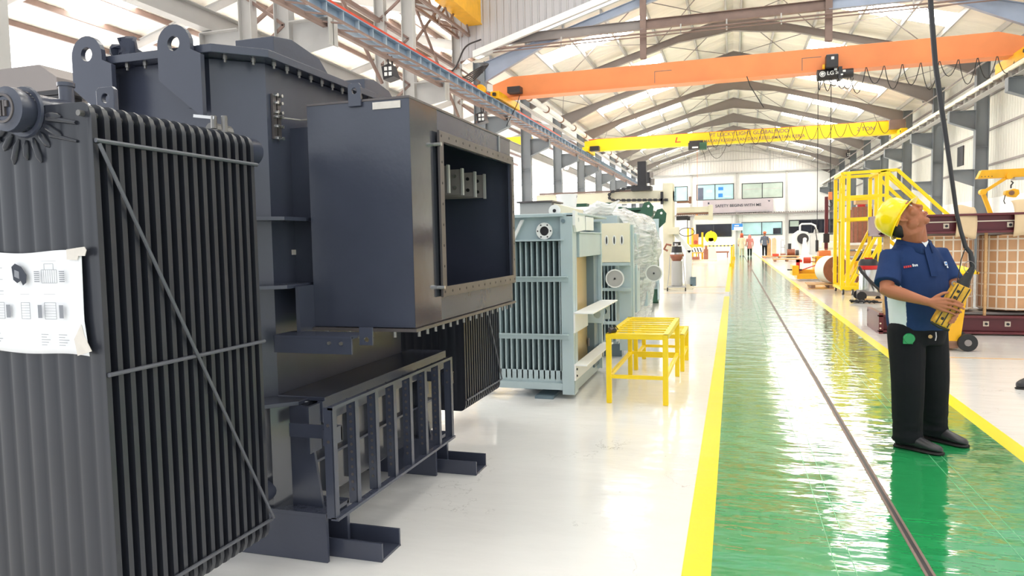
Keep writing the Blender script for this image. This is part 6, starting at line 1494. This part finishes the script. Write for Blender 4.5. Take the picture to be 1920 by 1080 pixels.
MB().add([c0_ + Vector((0, 0, 1.335)) + Lc * .004, q0 + Lc * .034 + Vector((0, 0, 1.372)), q0 - Lc * .020 + Vector((0, 0, 1.372)), q0 + Lc * .008 + Vector((0, 0, 1.385))], [(0, 1, 3), (0, 3, 2)]).build('undershirt', 'shirtw', shirt)
mb = MB(); vs = []
for i in range(7): z = 1.15 + i * .03; vs += [torso_pt(-5, z, .009), torso_pt(5, z, .009)]
mb.add(vs, [(2 * i, 2 * i + 1, 2 * i + 3, 2 * i + 2) for i in range(6)]); o = mb.build('placket', 'shirt', shirt); o.modifiers.new('s', 'SOLIDIFY').thickness = .003
def badge(a, z, w, h, m, name, off=.012):
    vs = [torso_pt(a + w, z, off), torso_pt(a - w, z, off), torso_pt(a - w, z + h, off), torso_pt(a + w, z + h, off)]
    o = MB().add(vs, [(0, 1, 2, 3)]).build(name, m, shirt); o.modifiers.new('s', 'SOLIDIFY').thickness = .003; return o
badge(-36, 1.215, 5.5, .024, 'shirtw', 'white_badge'); badge(-39, 1.198, 2.5, .014, 'shirtw', 'white_badge'); badge(-35, 1.222, 2.2, .012, 'blue', 'badge_print', .015)
for i, (a, m) in enumerate(((50, 'red'), (46, 'red'), (42, 'red'), (38, 'red'))): badge(a, 1.204 + i * .002, 1.5, .013, m, 'red_lettering')
for i, a in enumerate((33, 29.5, 26)): badge(a, 1.214 + i * .001, 1.2, .012 + .004 * (i == 0), 'shirtw', 'white_lettering')
# trousers
tr = MB()
for h, k, a, sg in ((HipR, KnR, AnR, 1), (HipL, KnL, AnL, 1)):
    tr.tube([h + Vector((0, 0, .04)), h, h.lerp(k, .5), k, k.lerp(a, .5), a.lerp(k, .12), a - Vector((0, 0, .035))], [.10, .112, .108, .098, .094, .088, .090], 20)
tr.loft([ring((1.165, 5.255, 0), w, d, z) for z, w, d in ((.70, .168, .128), (.78, .178, .145), (.86, .178, .148))])
me = modmesh(tr, [('REMESH', dict(mode='VOXEL', voxel_size=.008)), ('SMOOTH', dict(factor=.5, iterations=4))], 'trousers'); me.materials.append(M['trouser'])
for v in me.vertices:
    p = v.co; k = noise.noise(Vector((p.x * 7, p.y * 7, p.z * 3.5))) + max(0, .3 - p.z) * 4 * noise.noise(Vector((p.x * 9, p.y * 9, p.z * 26))); v.co = p + v.normal * .011 * k
trz = link('trousers', me, MAN, smooth=True)
# shoes
def shoe(cx, cy, az):
    mt = Matrix.Translation((cx, cy, 0)) @ Matrix.Rotation(radians(az), 4, 'Z'); rings = []
    for u, w, top in ((-.125, .012, .055), (-.12, .030, .085), (-.09, .038, .105), (-.04, .040, .108), (.0, .042, .095), (.05, .048, .078), (.10, .050, .062), (.14, .040, .052), (.158, .022, .042), (.163, .006, .03)):
        rings.append([Vector((u, w * cos(a) * (1 if sin(a) < .3 else 1 - .35 * (sin(a) - .3)), .018 + max(0, (top * 1.15 - .018) * (.5 + .5 * sin(a))))) for a in [2 * pi * i / 20 for i in range(20)]])
    o = MB().loft(rings).xf(mt).build('shoe', 'shoe', MAN, smooth=True)
    MB().loft([[Vector((u, w * cos(a), .012 + .012 * sin(a))) for a in [2 * pi * i / 12 for i in range(12)]] for u, w in ((-.132, .006), (-.128, .034), (-.08, .041), (.0, .044), (.06, .052), (.11, .054), (.15, .042), (.168, .02), (.171, .004))]).xf(mt).build('sole', 'shoesole', o, smooth=True)
    for i in range(3): MB().tube([Vector((.0 + i * .018, -.022, .094 - i * .006)), Vector((.004 + i * .018, 0, .102 - i * .006)), Vector((.0 + i * .018, .022, .094 - i * .006))], .003, 6).xf(mt).build('lace', 'black', o)
shoe(1.145, 5.165, -33); shoe(1.36, 5.405, -42)
# belt bits
t = MB().lathe([(0, 0), (.030, 0), (.034, .008), (.034, .024), (.030, .03), (0, .03)], (0, 0, 0), 20, 'y').box(-.034, .02, .004, .026, -.034, -.01)
pp = torso_pt(52, .80, .0); pp.z = .752; pp = pp + (Fc * cos(radians(52)) - Lc * sin(radians(52))) * .0
t.xf(Matrix.Translation(pp + Vector((.0, -.035, 0)))).build('tape_measure', 'greenplastic', MAN, smooth=True)['label'] = 'green tape measure clipped to the belt'
pk = torso_pt(10, .80, .005); pk.z = .765
MB().lathe([(0, 0), (.012, 0), (.012, .006), (0, .006)], tuple(pk + Vector((0, -.012, 0))), 14, 'y').build('key_fob', 'wood', MAN)
MB().tube([pk + Vector((.03, -.008, .03)), pk + Vector((.032, -.012, .0)), pk + Vector((.028, -.01, -.025))], .004, 6).build('key_chain', 'chrome', MAN)

# pendant control
PD = thing('crane_pendant', 'worn yellow and black crane pendant with thick black cable, held by the man', 'remote control', (1.28, 4.955, .86))
d_ = Vector((.447, 0, .894)); w_ = Vector((.894, 0, -.447)); c_ = Vector((1.280, 4.955, .985)); yv = Vector((0, 1, 0))
def pbox(t0, t1, s0, s1, y0, y1, name, m, bevel=.0):
    vs = [c_ + d_ * t + w_ * s + yv * y for (t, s, y) in ((t0, s0, y0), (t0, s1, y0), (t0, s1, y1), (t0, s0, y1), (t1, s0, y0), (t1, s1, y0), (t1, s1, y1), (t1, s0, y1))]
    return MB().hexa(vs).build(name, m, PD, bevel=bevel)
pbox(-.145, .13, -.050, .050, -.045, .035, 'housing', 'worn_yellow', .010)
for s_ in (-.034, .0, .034): pbox(-.14, .125, s_ - .003, s_ + .003, -.0475, -.044, 'black_seam', 'black')
for t_ in (.085, .045, -.10): pbox(t_ - .008, t_ + .008, -.022, -.006, -.050, -.044, 'push_button', 'black', .002)
MB().tube([c_ + d_ * (-.148) + w_ * -.055 + yv * -.03, c_ + d_ * (-.156) + yv * -.035, c_ + d_ * (-.148) + w_ * .055 + yv * -.03], .008, 8).build('bumper', 'black', PD)
MB().tube([c_ + d_ * .125, c_ + d_ * .15, c_ + d_ * .175, c_ + d_ * .21, c_ + d_ * .255], [.040, .036, .026, .022, .016], 16).build('rubber_boot', 'black', PD, smooth=True)
top = c_ + d_ * .25
MB().tube([top, Vector((1.385, 4.955, 1.26)), Vector((1.378, 4.955, 1.30)), Vector((1.352, 4.955, 1.335)), Vector((1.325, 4.955, 1.43)), Vector((1.30, 4.955, 1.54)), Vector((1.245, 4.955, 1.93)), Vector((1.205, 4.955, 2.2)), Vector((1.17, 4.955, 2.45)), Vector((1.14, 4.955, 2.80)), Vector((1.12, 4.96, 3.2)), Vector((1.10, 5.0, 5)), Vector((1.0, 5.2, 9)), Vector((1.0, 5.2, 14.68))], [.014, .015, .013, .013, .0115, .0115, .013, .015, .015, .015, .015, .015, .015, .015], 10).build('cable', 'blackm', PD, smooth=True)
MB().tube([Vector((1.345, 4.94, 1.33)), Vector((1.325, 4.94, 1.26)), Vector((1.315, 4.94, 1.18)), Vector((1.30, 4.93, 1.11))], .003, 6).build('thin_wire', 'black', PD)
MB().tube([Vector((1.37 + .03 * cos(t), 4.94, 1.215 + .035 * sin(t))) for t in [i * 2 * pi / 16 for i in range(16)]], .002, 5, closed=True).build('wire_tie', 'steel_d', PD)
MB().tube([Vector((1.285 + .012 * cos(t), 4.92, 1.115 + .014 * sin(t))) for t in [i * 2 * pi / 12 for i in range(12)]], .004, 6, closed=True).build('wire_tie', 'steel_d', PD)
